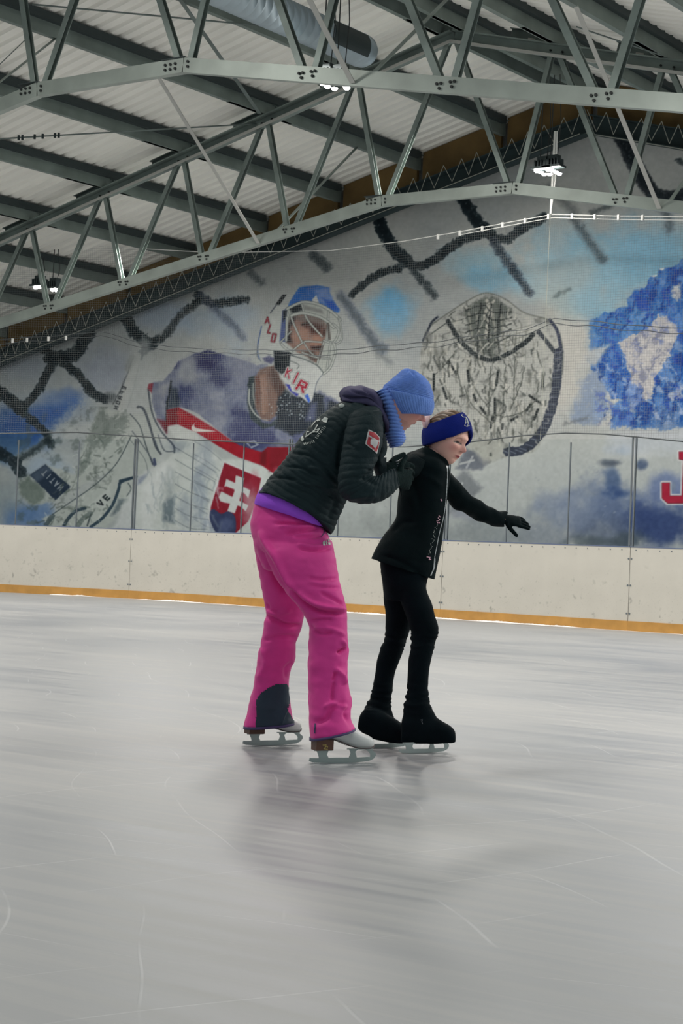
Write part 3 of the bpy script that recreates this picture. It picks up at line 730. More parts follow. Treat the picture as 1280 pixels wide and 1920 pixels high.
ropeP([(1165, 255), (1190, 310), (1215, 350), (1245, 372), (1320, 362)], 30, .95, 2, (48, 54, 60)); ropeP([(1225, 375), (1250, 400), (1255, 430)], 18, .5, 4, LT); ropeP([(1270, 300), (1280, 305)], 10, .6)
# ---- goalie: stick, sleeve, jersey
s2 = Z((20, 720), 4.571); s3 = Z((260, 640), 5.333); s5 = Z((0, 600), 2.56)
stroke([(228, 775), (240, 730), (258, 668)], 15, (160, 162, 160), 1, 1); stroke([(213, 758), (235, 712), (252, 668)], 2.2, (60, 66, 70), 1, .7, 1); stroke([(242, 690), (250, 672)], 14, (120, 124, 122), 2, .6, 1)
stroke([(236, 775), (250, 735), (262, 680)], 1.2, (110, 116, 115), .6, .8)
# white sleeve and blocker arm
poly(s3((-60, 60), (60, -40), (110, -10), (180, 400), (260, 900), (360, 1080), (250, 1180), (160, 1250), (0, 1450), (-200, 1300), (-260, 900), (-150, 620)), (158, 162, 162), 6, .7)
poly(s2((780, 200), (1040, 260), (1200, 200), (1280, 420), (1290, 640), (1090, 800), (1080, 880), (820, 1230), (330, 1215), (270, 1150), (360, 1110), (560, 1000), (880, 740), (620, 860), (380, 1000), (170, 1040), (60, 900), (100, 820), (180, 770), (300, 690), (560, 780), (600, 620), (640, 500), (680, 380)), (150, 155, 152), 2, .95, 3)
sl = bb(s2((60, 200), (1000, 1215)), 0); mixc(sl, np.clip((.45-N3[sl])*6, 0, 1)*.45*(xx_[sl] < 260-(yy_[sl]-760)*.35), (82, 92, 88))
for p in [((740, 260), (800, 220), (860, 300), (840, 420), (700, 560), (640, 500), (690, 380)), ((900, 270), (1020, 290), (960, 420), (880, 470), (820, 560), (760, 480), (820, 330)), ((700, 590), (620, 650), (560, 800), (640, 740), (700, 640))]:
    poly(s2(*p), (92, 102, 98), 3, .6, 5, tex=N3, tk=.6)
poly(s2((70, 850), (160, 800), (280, 900), (300, 990), (180, 1040), (90, 940)), (92, 104, 98), 3, .7, 3, tex=N3, tk=.4)
poly(s2((170, 780), (300, 690), (520, 880), (385, 995)), (40, 54, 72), 1.2, .97, .8); poly(s2((170, 780), (300, 690), (360, 740), (230, 840)), (90, 100, 115), 4, .6)
def glyph(ch, org, ux, uy, wd, col, **k):
    G = {'K': [[(0, 0), (0, 1)], [(.7, 0), (0, .55)], [(.2, .45), (.75, 1)]], 'I': [[(.35, 0), (.35, 1)]], 'R': [[(0, 1), (0, 0), (.6, 0), (.65, .45), (0, .5)], [(.3, .5), (.7, 1)]],
         'A': [[(0, 1), (.35, 0), (.7, 1)], [(.15, .65), (.55, .65)]], 'L': [[(0, 0), (0, 1), (.6, 1)]], 'O': [[(0, 0), (.6, 0), (.6, 1), (0, 1), (0, 0)]], 'E': [[(.6, 0), (0, 0), (0, 1), (.6, 1)], [(0, .5), (.5, .5)]],
         'F': [[(.6, 0), (0, 0), (0, 1)], [(0, .5), (.5, .5)]], 'N': [[(0, 1), (0, 0), (.65, 1), (.65, 0)]], 'T': [[(0, 0), (.7, 0)], [(.35, 0), (.35, 1)]], 'V': [[(0, 0), (.35, 1), (.7, 0)]], 'J': [[(.5, 0), (.5, 1), (0, 1), (0, .6)]],
         'D': [[(0, 0), (.5, 0), (.65, .5), (.5, 1), (0, 1), (0, 0)]]}[ch]
    for st_ in G:
        stroke([(org[0]+ux[0]*a+uy[0]*c, org[1]+ux[1]*a+uy[1]*c) for a, c in st_], wd, col, .6, sm=False, **k)
for i, ch in enumerate('TITAN'):
    q = s2((270+i*34, 770+i*32))[0]; glyph(ch, q, (5.5, 5.2), (7, -7.5), 2, (140, 145, 150), al=.85)
for i, ch in enumerate('EFRON'):
    q = s2((965-i*17, 20+i*42))[0]; glyph(ch, q, (-2.6, 7), (6, 2), 1.7, (30, 36, 42), al=.9)
L_ = lambda pts, w_, c=(70, 80, 84), a=.9, **k: stroke(pts, w_, c, .7, a, **k)
L_(s2((1040, 440), (960, 600), (880, 720), (720, 870), (520, 1010), (360, 1120)), 1.8); L_(s2((1030, 260), (1110, 360), (1160, 520), (1220, 690)), 2.2, a=.9); L_(s2((1090, 200), (1140, 210), (1190, 330), (1240, 520), (1290, 600)), 4, (60, 66, 74), .8)
L_(s2((1020, 470), (1150, 640), (1180, 760)), 1.2, a=.6); L_(s2((1080, 795), (950, 840), (930, 900), (880, 1030), (790, 1150), (690, 1225)), 5.5, (44, 62, 76)); L_(s2((1080, 795), (940, 830)), 4.5, (44, 62, 76))
L_(s2((640, 1065), (560, 1090), (500, 1150), (460, 1215)), 6, (50, 66, 78)); L_(s2((360, 1130), (300, 1200)), 9, (60, 74, 80), .7, wob=3); L_(s2((690, 1110), (620, 1160), (580, 1215)), 9, (95, 105, 104), .7); L_(s2((690, 1120), (660, 1215)), 3, (60, 70, 74), .8)
poly(s2((700, 1020), (850, 880), (870, 960), (790, 1080)), (160, 164, 162), 1, .6)
for i, ch in enumerate('VE'): glyph(ch, s2((745+i*50, 1020-i*50))[0], (8, -7), (8, 6), 3, (45, 52, 56))
L_(s2((1010, 850), (1035, 900), (1000, 960)), 2); poly(s2((930, 990), (1000, 980), (900, 1120), (860, 1130)), (80, 92, 100), 3, .7, 2)
poly(s2((1090, 810), (1290, 700), (1290, 1240), (880, 1240), (960, 1060)), (166, 169, 170), 4, .85, 3)
poly(s2((1090, 810), (1180, 770), (1140, 850), (1090, 870)), (118, 126, 142), 3, .8, 2)
# jersey
W1 = (164, 168, 166)
poly(s3((290, 850), (380, 820), (560, 900), (820, 1180), (1000, 1180), (1300, 1260), (1300, 1930), (-20, 1930), (0, 1450), (260, 1200), (360, 1120), (370, 990)), W1, 3, .95)
poly(s3((360, 1240), (230, 1500), (130, 1890), (10, 1890), (30, 1450), (250, 1200)), (176, 178, 178), 8, .8, 3)
poly(s3((250, 1610), (360, 1540), (360, 1820), (245, 1790)), (92, 104, 112), 4, .85, 2); poly(s3((300, 1260), (360, 1300), (350, 1560), (270, 1600)), (130, 138, 142), 6, .6, 2)
blob(375, 930, 14, 60, (122, 132, 145), .7, N3); blob(385, 860, 20, 40, (132, 140, 150), .6, N3); blob(345, 960, 16, 30, (130, 138, 148), .6, N3); blob(335, 835, 22, 12, (120, 128, 136), .6, N3); blob(395, 980, 20, 20, (120, 130, 150), .6, N3)
for k in range(7):
    y0 = 1000+k*130; L_(s3((370, y0+60-k*8), (520, y0+150-k*10), (780-k*14, y0+310-k*35)), 1.3, (95, 103, 108), .75)
    L_(s3((560, y0), (700, y0+80), (830-k*10, y0+190-k*20)), 1.2, (100, 106, 110), .6)
L_(s3((0, 650), (60, 700), (130, 900), (200, 1090)), 3.2, (70, 78, 88), .8); L_(s3((100, 480), (140, 720), (230, 900), (350, 1040), (360, 1110)), 3.5, (72, 80, 88)); L_(s3((200, 940), (260, 1090), (360, 1100)), 2.4, (85, 92, 98)); L_(s3((-60, 900), (100, 1120), (160, 1250)), 2.2, (75, 82, 90), .7); L_(s3((160, 1180), (170, 1230)), 5, (60, 72, 90), .7)
NV = (62, 68, 104)
poly(s3((130, 420), (250, 400), (330, 300), (400, 200), (560, 120), (700, 90), (960, 160), (1180, 240), (1290, 230), (1300, 600), (1900, 560), (2000, 900), (1980, 1380), (1290, 1240), (1030, 1060), (930, 1010), (760, 850), (560, 700), (400, 655), (285, 690), (280, 920), (190, 790), (140, 600)), (96, 102, 124), 1.5, .97, 1.5, sm=False)
sl = bb(s3((120, 80), (2000, 1250)), 0); jm = (np.abs(IMG[sl]-np.array((96, 102, 124))).sum(-1) < 40)
mixc(sl, np.clip((N2[sl]-.47)*6, 0, 1)*jm*.85, (58, 62, 98)); mixc(sl, np.clip((.44-N2[sl])*6, 0, 1)*jm*.6, (138, 142, 150))
blob(385, 680, 24, 18, (56, 56, 92), .8, N3); blob(345, 740, 20, 16, (58, 66, 104), .8, N3); blob(350, 690, 20, 30, (140, 144, 148), .7, N3); blob(450, 700, 30, 30, (112, 116, 134), .6, N3)
poly(s3((290, 700), (320, 440), (390, 480), (420, 620), (400, 660)), (48, 58, 70), 4, .8, 3); L_(s3((330, 400), (290, 640), (275, 900)), 4, (36, 44, 52), .85, wob=1); poly(s3((220, 460), (310, 420), (250, 640)), (150, 152, 154), 5, .7, 3)
poly(s3((105, 425), (150, 418), (135, 520), (92, 470)), (128, 48, 62), 1, .9)
poly(s3((190, 780), (290, 800), (285, 920)), (110, 25, 40), 3, .9)
RD = (142, 26, 44)
poly(s3((282, 690), (405, 660), (560, 745), (760, 870), (960, 1010), (1010, 1040), (1240, 1110), (1290, 1060), (1620, 1060), (1600, 1200), (1380, 1340), (1230, 1240), (1000, 1160), (820, 1060), (580, 910), (380, 825), (285, 845)), RD, 1, 1, .5)
poly(s3((282, 690), (400, 662), (395, 830), (285, 845)), (105, 26, 40), 2, .8); poly(s3((1220, 1120), (1290, 1070), (1280, 1250), (1215, 1230)), (100, 18, 34), 3, .8); poly(s3((1300, 1060), (1610, 1060), (1600, 1180), (1310, 1300)), (104, 24, 40), 4, .6)
L_(s3((405, 660), (760, 870), (960, 1010)), 1.3, (150, 120, 125), .7); L_(s3((400, 720), (640, 850), (900, 1060)), 8, (160, 34, 46), .5)
poly(smooth_pts(s3((590, 800), (560, 830), (570, 860), (620, 875), (780, 900), (610, 908), (545, 895), (535, 850)), 4), (176, 172, 168), .8)
# shield crest
poly(s3((855, 1190), (1250, 1360), (1200, 1620), (1000, 1930), (790, 1930), (690, 1760), (700, 1640)), (172, 174, 174), 1.5, .9)
poly(s3((862, 1215), (1228, 1370), (1180, 1600), (1100, 1800), (960, 1930), (800, 1910), (720, 1760), (725, 1660)), (128, 28, 48), 1)
poly(s3((975, 1340), (1060, 1370), (1020, 1560), (965, 1720), (890, 1700), (960, 1500)), (166, 168, 168), .8); poly(s3((880, 1375), (1120, 1490), (1100, 1570), (1060, 1520), (880, 1450), (860, 1455)), (166, 168, 168), .8); poly(s3((830, 1500), (1100, 1640), (1075, 1700), (1020, 1650), (820, 1600), (805, 1560)), (166, 168, 168), .8)
poly(smooth_pts(s3((720, 1700), (760, 1680), (830, 1725), (900, 1700), (970, 1760), (960, 1930), (800, 1930), (720, 1800)), 3), (56, 64, 94), 1); blob(425, 985, 14, 14, (88, 98, 130), .6, N3)
blob(470, 950, 18, 40, (166, 166, 168), .55, N2); blob(478, 900, 10, 20, (150, 60, 75), .3)
poly(s3((1070, 1010), (1160, 990), (1210, 1035), (1130, 1070)), (130, 136, 150), .7); poly(s3((1095, 1015), (1155, 1005), (1180, 1035), (1125, 1052)), (62, 68, 96), .7)
# right half of the jersey, behind the coach
poly([(600, 735), (640, 755), (680, 800), (620, 850), (560, 850), (540, 800)], (76, 82, 112), 4, .8, 3); blob(610, 800, 30, 30, (70, 74, 108), .8, N3)
poly([(520, 880), (640, 900), (700, 1030), (480, 1030)], (150, 154, 154), 8, .8)
# ---- neck and collar
h = Z((470, 520), 6.4)
poly(h((-20, 1200), (60, 1180), (60, 1600), (140, 1740), (240, 1760), (330, 1680), (300, 1780), (150, 1820), (0, 1700), (-40, 1500)), (58, 68, 74), 1.5, 1)
L_(s3((1110, 480), (1110, 620), (1180, 740), (1290, 790)), 3, (150, 154, 150)); L_(s3((1150, 420), (1150, 560), (1200, 680), (1290, 730)), 2.4, (120, 126, 122)); L_(s3((1130, 380), (1100, 440)), 5, (50, 62, 66))
poly(h((50, 1200), (120, 1100), (280, 1060), (420, 1330), (400, 1500), (330, 1640), (230, 1720), (130, 1700), (60, 1560)), (112, 92, 85), 2, 1, 1); poly(h((250, 1090), (290, 1080), (430, 1330), (330, 1450), (250, 1260)), (74, 58, 56), 4, .8, 2)
L_(h((90, 1200), (90, 1500)), 8, (95, 62, 56), .5, wob=2); L_(h((170, 1180), (180, 1600)), 10, (140, 112, 100), .5, wob=2); L_(h((130, 1180), (160, 1640)), 4, (146, 120, 108), .5, wob=2)
poly(h((330, 1440), (430, 1340), (520, 1420), (740, 1500), (760, 1390), (880, 1420), (900, 1480), (1100, 1520), (1200, 1640), (900, 1800), (500, 1900), (300, 1800)), (42, 50, 60), 3, .95, 3)
poly(h((720, 1520), (800, 1500), (780, 1720), (660, 1720)), (92, 98, 130), 4, .7); poly(h((880, 1460), (940, 1500), (900, 1620)), (110, 116, 140), 4, .7)
for k in range(46):
    r = RNG.rand(3); blob(505+r[0]*80, 738+r[1]*48, 1.1+r[2], 1.1+r[2], (150, 158, 162), .75)
# ---- helmet
poly(h((130, 590), (180, 480), (240, 430), (330, 330), (460, 330), (480, 900), (300, 960), (160, 970), (90, 930), (90, 800)), (156, 160, 158), 1.5)
L_(h((135, 590), (95, 780), (88, 900), (110, 980)), 2.2, (60, 84, 130)); L_(h((90, 820), (80, 940), (130, 1010)), 1.6, (95, 104, 110)); L_(h((240, 430), (400, 215)), 2, (60, 66, 78))
poly(h((385, 210), (435, 208), (350, 335), (300, 325)), (30, 36, 42), .8)
poly(h((150, 970), (230, 940), (300, 980), (250, 1040), (170, 1010)), (72, 74, 106), 2, .9)
poly(h((280, 880), (480, 900), (520, 940), (460, 1110), (380, 1170), (290, 1090)), (34, 42, 50), 1.5)
poly(h((450, 350), (500, 240), (590, 130), (640, 115), (800, 95), (940, 120), (980, 270), (1070, 380), (1060, 430), (940, 390), (820, 320), (640, 300)), (52, 98, 162), 1.2, 1, 1)
poly(h((770, 150), (940, 125), (980, 270), (900, 340), (830, 300)), (108, 128, 172), 4, .8, 3); poly(h((850, 240), (990, 280), (1065, 400), (960, 380)), (34, 78, 160), 3, .8, 2); poly(h((590, 130), (680, 130), (560, 280), (470, 330)), (24, 92, 168), 3, .7, 3)
poly(h((740, 270), (790, 215), (830, 320), (780, 380)), (168, 170, 168), 1)
poly(h((385, 400), (450, 370), (480, 700), (440, 780), (350, 770)), (70, 84, 128), 1.2); poly(h((390, 400), (450, 390), (440, 470), (390, 540)), (34, 44, 56), 1.5)
poly(h((440, 370), (620, 290), (780, 310), (960, 400), (1080, 500), (1090, 640), (1060, 760), (1000, 790), (1020, 900), (880, 1170), (780, 1040), (520, 900), (440, 820), (430, 600)), (150, 154, 150), 1.2)
poly(h((460, 370), (620, 320), (640, 400), (500, 430)), (44, 50, 56), 1.5, 1, .8); poly(h((640, 330), (860, 390), (880, 440), (650, 390)), (112, 114, 112), 2, .8)
poly(h((440, 600), (480, 480), (640, 440), (860, 500), (920, 580), (890, 780), (850, 900), (790, 1030), (700, 960), (560, 900), (430, 780), (430, 680)), (124, 100, 92), 1.5)
poly(h((430, 680), (480, 480), (560, 470), (470, 620), (500, 780), (430, 780)), (38, 38, 44), 3, .9, 1); poly(h((500, 480), (700, 450), (880, 510), (910, 600), (800, 620), (640, 540)), (104, 98, 96), 3, .8)
poly(h((620, 560), (720, 540), (860, 580), (840, 700), (740, 680), (680, 620)), (70, 44, 42), 4, .85, 2); poly(h((880, 620), (900, 620), (890, 700), (860, 700)), (50, 34, 34), 3, .9)
L_(h((620, 570), (700, 550), (760, 590)), 3, (52, 44, 44), .8); poly(h((560, 600), (700, 620), (690, 760), (560, 780), (500, 700)), (150, 118, 104), 6, .7, 2); poly(h((760, 690), (860, 690), (860, 820), (720, 820)), (150, 112, 96), 4, .8, 1)
poly(h((720, 830), (860, 820), (850, 880), (740, 860)), (50, 36, 38), 2.5, .9); poly(h((620, 890), (760, 880), (800, 1000), (760, 1010), (680, 950)), (78, 66, 64), 3, .8, 2); poly(h((560, 800), (680, 800), (700, 880), (580, 880)), (146, 124, 112), 4, .7)
poly(h((480, 940), (560, 930), (780, 1040), (880, 1150), (860, 1190), (790, 1260), (740, 1480), (700, 1510), (590, 1420), (500, 1370), (470, 1290), (380, 1220), (380, 1170), (470, 1080)), (160, 163, 162), 1.2)
L_(h((500, 940), (660, 990), (800, 1060), (880, 1150)), 2, (70, 80, 82)); L_(h((470, 1000), (580, 1050), (560, 1100)), 1.6, (90, 98, 98)); L_(h((870, 1160), (800, 1260), (770, 1390)), 1.4, (90, 98, 110))
poly(h((420, 1280), (470, 1290), (500, 1370), (580, 1400), (560, 1430), (480, 1370)), (52, 56, 140), 1.2); poly(h((650, 1420), (690, 1400), (720, 1480), (700, 1510)), (50, 88, 175), 1.2)
def bar(*p, w=2.6): 
    q = h(*p); stroke(q, w+1.6, (66, 74, 74), .6, .85); stroke(q, w, (158, 162, 158), .6, 1)
bar((450, 370), (520, 560), (620, 780)); bar((610, 300), (680, 500), (860, 710)); bar((940, 380), (920, 760)); bar((490, 460), (640, 430), (860, 490), (1000, 600), w=4.2); bar((440, 380), (620, 300), (800, 320), (960, 400), (1080, 510), w=4)
bar((480, 900), (620, 790), (680, 770), (860, 780), w=2.2); bar((360, 780), (490, 650), w=2); bar((370, 800), (420, 850), (500, 900), w=3); bar((640, 780), (720, 900), (800, 960), w=1.8); bar((990, 560), (1060, 640), (1000, 780), (880, 760), w=2.6); bar((1060, 480), (1100, 720), (1040, 800), (960, 780), w=2)
bar((880, 780), (800, 1040), w=2.4); bar((960, 780), (920, 1100), w=2.4); bar((1000, 790), (1020, 900), (960, 1080), (880, 1160), w=3); bar((620, 900), (780, 960), (960, 980), w=2); bar((440, 480), (430, 760), w=3.4)
L_(h((930, 560), (950, 740)), 5, (70, 62, 60), .7); L_(h((870, 820), (830, 980)), 3, (70, 62, 62), .7)
def ltr(ch, o, ux, uy, w=3.6):
    q = h(o)[0]
    for ww, c in ((w+4.4, (70, 84, 82)), (w+2.8, (172, 174, 172)), (w, (140, 26, 50))): glyph(ch, q, ux, uy, ww, c)
ltr('K', (450, 1090), (9, 5), (-5, 15), 2.6); ltr('I', (560, 1140), (6, 4), (-9, 19), 3); ltr('R', (610, 1240), (18, 10), (-9, 15), 4.2)
def ltr2(ch, o, ux, uy, w=3.0): 
    q = h(o)[0]; glyph(ch, q, ux, uy, w+2.2, (120, 130, 128)); glyph(ch, q, ux, uy, w, (128, 28, 48))
ltr2('A', (185, 480), (10, 0), (-1, 11), 2.4); ltr2('L', (240, 570), (7, 1), (-5, 15), 2.6); ltr2('O', (270, 680), (10, 1), (-3, 14), 2.8)
# ---- catching glove
g = Z((780, 530), 4.414)
GLV = (151, 152, 148)
outl = smooth_pts(g((60, 480), (110, 370), (200, 300), (380, 180), (540, 95), (640, 95), (760, 150), (900, 250), (1100, 310), (1180, 400), (1215, 560), (1210, 760), (1170, 960), (1110, 1160), (1000, 1380), (880, 1420), (700, 1460), (560, 1500), (400, 1400), (200, 1200), (60, 900), (30, 700)), 4)
poly(outl, GLV, 2, .96)
stroke(outl[:45], 2.2, (90, 94, 88), 1, .8)
gs = bb(outl, 0); gm = np.zeros((CH, CW), np.float32); sv = IMG.copy(); IMG[:] = 0; poly(outl, (1, 1, 1), 2); gm = IMG[..., 0].copy(); IMG[:] = sv
ing = gm[gs]
mixc(gs, np.clip((.47-ST[gs])*5, 0, 1)*ing*.50*np.clip((yy_[gs]-600)/40, 0, 1)*np.clip((1020-xx_[gs])/30, 0, 1), (84, 86, 80)); mixc(gs, np.clip((N3[gs]-.56)*5, 0, 1)*ing*.35, (176, 174, 166))
mixc(gs, np.clip((.40-N3[gs])*6, 0, 1)*ing*.45, (70, 74, 72))
poly(g((400, 230), (560, 110), (640, 110), (800, 230), (740, 330), (640, 600), (560, 600), (440, 440)), (74, 80, 76), 3, .8, 4, tex=N3, tk=.7)
web = [((590, 150), (620, 240), (600, 320), (580, 450), 7.5), ((650, 150), (600, 200), (570, 260), (570, 300), 5)]
for q in web: L_(g(*q[:-1]), q[-1], (162, 160, 152), .95, wob=1)
for x0 in (440, 500, 640, 700): L_(g((x0, 250), (x0+20, 420), (x0+50, 600)), 4, (140, 140, 132), .8, wob=2)
for k in range(5): L_(g((410, 230+k*62), (560, 190+k*62), (640, 250+k*62), (790, 240+k*50)), 2.4, (38, 44, 44), .8, wob=2)
for x0 in (530, 620, 700): L_(g((x0+10, 170), (x0-20, 400), (x0-10, 600)), 3, (34, 40, 42), .8, wob=2)
for (a, c) in (((290, 330), (400, 300)), ((330, 400), (420, 420)), ((400, 520), (520, 470))): L_(g(a, c), 1.4, (60, 64, 60), .7)
for k in range(9): L_(g((760+k*25, 400+(k % 3)*20), (740+k*28, 540-k*8)), 1.2, (80, 84, 78), .7, wob=1); 
for k in range(4): L_(g((740, 410+k*40), (960, 350+k*38)), 1.2, (84, 88, 82), .7)
L_(g((270, 320), (330, 430), (440, 560), (560, 630), (640, 640), (760, 590), (900, 500), (970, 430)), 8.5, (36, 44, 48), .95, wob=1.5); L_(g((290, 340), (440, 560), (600, 640)), 2, (80, 84, 84), .5)
L_(g((60, 480), (100, 400), (130, 330), (180, 285)), 4, (36, 44, 60)); L_(g((70, 470), (120, 430), (260, 330)), 2, (60, 66, 66)); poly(g((60, 480), (95, 400), (140, 420), (130, 500)), (110, 112, 110), 2, .8)
for (x0, y0, x1, y1) in ((270, 650, 325, 740), (225, 870, 255, 960), (430, 730, 440, 820), (480, 930, 495, 975), (535, 1030, 575, 1085), (680, 740, 665, 850), (1052, 770, 1050, 860), (940, 935, 1040, 1010), (1010, 1050, 980, 1130), (915, 1060, 950, 1010), (790, 1140, 840, 1110), (655, 960, 655, 1080), (720, 1170, 715, 1210), (150, 760, 148, 890), (640, 1110, 620, 1200)):
    L_(g((x0, y0), (x1, y1)), 4.6, (34, 40, 42), .92)
for q in [((400, 860), (470, 1020), (620, 1160)), ((430, 640), (470, 840), (600, 1040)), ((600, 900), (610, 1090)), ((640, 1090), (760, 1110), (900, 1060), (1000, 960)), ((160, 760), (270, 650), (330, 560)), ((900, 700), (860, 860), (780, 1060)), ((620, 700), (600, 1100)), ((740, 700), (720, 1090)), ((820, 640), (810, 1000)), ((1000, 560), (1040, 690)), ((340, 700), (380, 900)), ((1020, 820), (1000, 920))]:
    L_(g(*q), 2.2, (72, 76, 72), .8, wob=1.5)
L_(g((1020, 410), (1080, 480), (1150, 570), (1190, 560)), 9, (52, 58, 66), .9, wob=1); L_(g((1110, 310), (1170, 400), (1200, 540)), 6, (48, 54, 76), .9); L_(g((1050, 400), (1160, 540)), 6, (160, 160, 154), .8)
L_(g((1180, 580), (1170, 760), (1150, 920), (1110, 1090), (1050, 1220), (960, 1330), (860, 1390), (760, 1400)), 17, (56, 62, 76), .95, wob=2)
for k in range(17):
    t = k/16.; q = smooth_pts(g((1180, 580), (1170, 760), (1150, 920), (1110, 1090), (1050, 1220), (960, 1330), (860, 1390), (760, 1400)), 6, False); p0 = q[int(t*(len(q)-1))]
    stroke([(p0[0]-8, p0[1]+1-3*t), (p0[0]+5, p0[1]-2+6*t)], 1.5, (120, 126, 138), .6, .7)
poly(g((400, 1360), (620, 1480), (540, 1545), (330, 1545), (380, 1450)), (96, 100, 110), 3, .9, 2); L_(g((370, 1500), (480, 1470)), 4, (160, 162, 162), .8); L_(g((420, 1530), (470, 1440)), 4, (150, 152, 155), .8); poly(g((400, 1330), (500, 1400), (560, 1500), (700, 1440), (740, 1330), (600, 1280)), (148, 148, 142), 6, .8, 3)
poly([(845, 905), (870, 880), (905, 915), (870, 950), (845, 960)], (98, 102, 108), 5, .7, 3); glyph('N', (858, 902), (14, 6), (-5, 18), 4, (150, 153, 155)); L_([(870, 925), (900, 950)], 3, (120, 125, 125), .6)
def dabs(n, x0, y0, x1, y1, seed, mask, ln=(6, 22), wd=(1.2, 3.2), ang=(1.57, .5), cols=((60, 64, 62), (176, 174, 166)), pl=.3, al=.75):
    r = np.random.RandomState(seed)
    for k in range(n):
        x = r.uniform(x0, x1); y = r.uniform(y0, y1); iy, ix = int(y-OY), int(x-OX)
        if mask[iy, ix] < .5: continue
        a = ang[0]+r.normal()*ang[1]; l = r.uniform(*ln); b_ = a+r.normal()*.4
        p = [(x, y), (x+math.cos(a)*l*.5, y+math.sin(a)*l*.5), (x+math.cos(a)*l*.5+math.cos(b_)*l*.5, y+math.sin(a)*l*.5+math.sin(b_)*l*.5)]
        stroke(p, r.uniform(*wd), cols[1] if r.rand() < pl else cols[0], .9, al*r.uniform(.5, 1), 1.5)
dabs(190, 800, 620, 1020, 815, 5, gm, (6, 26), (1.0, 3.4), (1.5, .45)); dabs(90, 830, 560, 980, 680, 6, gm, (6, 20), (1., 3.), (1.2, .8)); dabs(60, 800, 640, 1040, 850, 8, gm, (4, 10), (2, 4), (1.5, .5), ((40, 46, 46), (170, 168, 160)), .15, .6)
one = np.ones((CH, CW), np.float32)
bm_ = ((xx_ < 255-(yy_-765)*.25) & (yy_ > 765) & (xx_ > 40) & (yy_ > 1100-xx_*1.75)).astype(np.float32)
dabs(220, 45, 770, 250, 985, 11, bm_, (3, 14), (1., 3.6), (2.3, .9), ((78, 88, 84), (172, 176, 172)), .35, .6)
dabs(50, 370, 800, 500, 990, 13, one*((xx_ < 410) & (yy_ > 800+ (xx_-320)*.35)), (10, 34), (2, 6), (1.4, .4), ((128, 136, 144), (176, 178, 178)), .4, .45)
dabs(60, 270, 880, 420, 990, 15, one*((yy_ > 850+(xx_-300)*.2)), (8, 30), (1.5, 5), (1.5, .4), ((120, 130, 138), (182, 184, 184)), .5, .4)
dabs(60, 1000, 650, 1120, 800, 17, one, (3, 10), (1, 2.5), (1.2, 1.), ((148, 146, 140), (178, 176, 170)), .5, .4)
dabs(120, 640, 860, 1200, 1030, 19, one, (1.5, 5), (1, 2.2), (1.2, 1.5), ((110, 116, 122), (170, 170, 168)), .3, .35)
dabs(70, 60, 620, 900, 700, 21, one, (1, 4), (1, 2.), (1.2, 1.5), ((110, 116, 122), (180, 180, 178)), .6, .35)
# ---- red letter at the right edge
j = Z((1040, 780), 5.333)
for ww, c, off in ((12, (178, 176, 176), 0), (3, (92, 34, 50), 1.2), (0, (150, 34, 60), 0)):
    P_ = j((1075, 670), (1150, 670), (1150, 800), (1275, 800), (1290, 440), (1245, 430), (1245, 360), (1400, 360), (1400, 870), (1130, 870), (1075, 820))
    if ww: stroke(P_+[P_[0]], ww*.6, c, 1, .9, sm=False)
    poly([(x, y+off) for x, y in P_], c, .8)
blob(1262, 912, 6, 10, (110, 120, 135), .7)
# a little print grain everywhere
lum = IMG.mean(-1, keepdims=True); IMG = 152+(IMG-152)*1.2-(IMG-lum)*.17
IMG += ((N4-.5)*12)[..., None]+((N3-.5)*8)[..., None]; IMG = np.clip(IMG, 4, 250)
# ---- carry it to the wall
MX0, MX1, MZ0, MZ1 = -23.9, -9.5, .95, 6.9
dx = .0125; dz = .0108
xs = np.arange(MX0, MX1, dx); zs = np.arange(MZ0, MZ1, dz)
GXm, GZm = np.meshgrid(xs, zs)
Pw = np.stack([GXm, np.full_like(GXm, YW), GZm], -1); q, _ = proj(Pw)
u = np.clip(q[..., 0]-OX, 0, CW-1.01); v = np.clip(q[..., 1]-OY, 0, CH-1.01)
iu = u.astype(int); iv = v.astype(int); fu = (u-iu)[..., None]; fv = (v-iv)[..., None]
col = (IMG[iv, iu]*(1-fu)+IMG[iv, iu+1]*fu)*(1-fv)+(IMG[iv+1, iu]*(1-fu)+IMG[iv+1, iu+1]*fu)*fv
MURAL_GAIN = 1.36
rgb = np.clip(lin(col)*MURAL_GAIN, 0, .92)
ny, nxg = GXm.shape
idx = np.arange(ny*nxg).reshape(ny, nxg)
ok = (GZm[1:, :-1] < zr(0, 0)+6.95-SL*(np.abs(GXm[1:, :-1]-RX)-abs(-RX))) if False else (GZm[1:, :-1] < 6.95-SL*np.abs(GXm[1:, :-1]-RX))
Fq = np.stack([idx[:-1, :-1], idx[:-1, 1:], idx[1:, 1:], idx[1:, :-1]], -1)[ok]
me = bpy.data.meshes.new('printed_mural')
me.vertices.add(ny*nxg); me.vertices.foreach_set('co', (Pw-np.array([0, .012, 0])).reshape(-1).astype(np.float32))
me.loops.add(len(Fq)*4); me.loops.foreach_set('vertex_index', Fq.reshape(-1).astype(np.int32))
me.polygons.add(len(Fq)); me.polygons.foreach_set('loop_start', (np.arange(len(Fq))*4).astype(np.int32))
try: me.polygons.foreach_set('loop_total', np.full(len(Fq), 4, np.int32))
except Exception: pass
me.update(calc_edges=True)
ca = me.color_attributes.new('print', 'FLOAT_COLOR', 'POINT')
ca.data.foreach_set('color', np.concatenate([rgb, np.ones(rgb.shape[:2]+(1,))], -1).reshape(-1).astype(np.float32))
me.materials.append(mat('mural_print', (1, 1, 1), .7, 0, .25, attr='print'))
o = bpy.data.objects.new('printed_mural', me); C.objects.link(o)
tag(o, 'huge printed mural of an ice hockey goalie, glove and blue mountains on the end wall', 'mural')
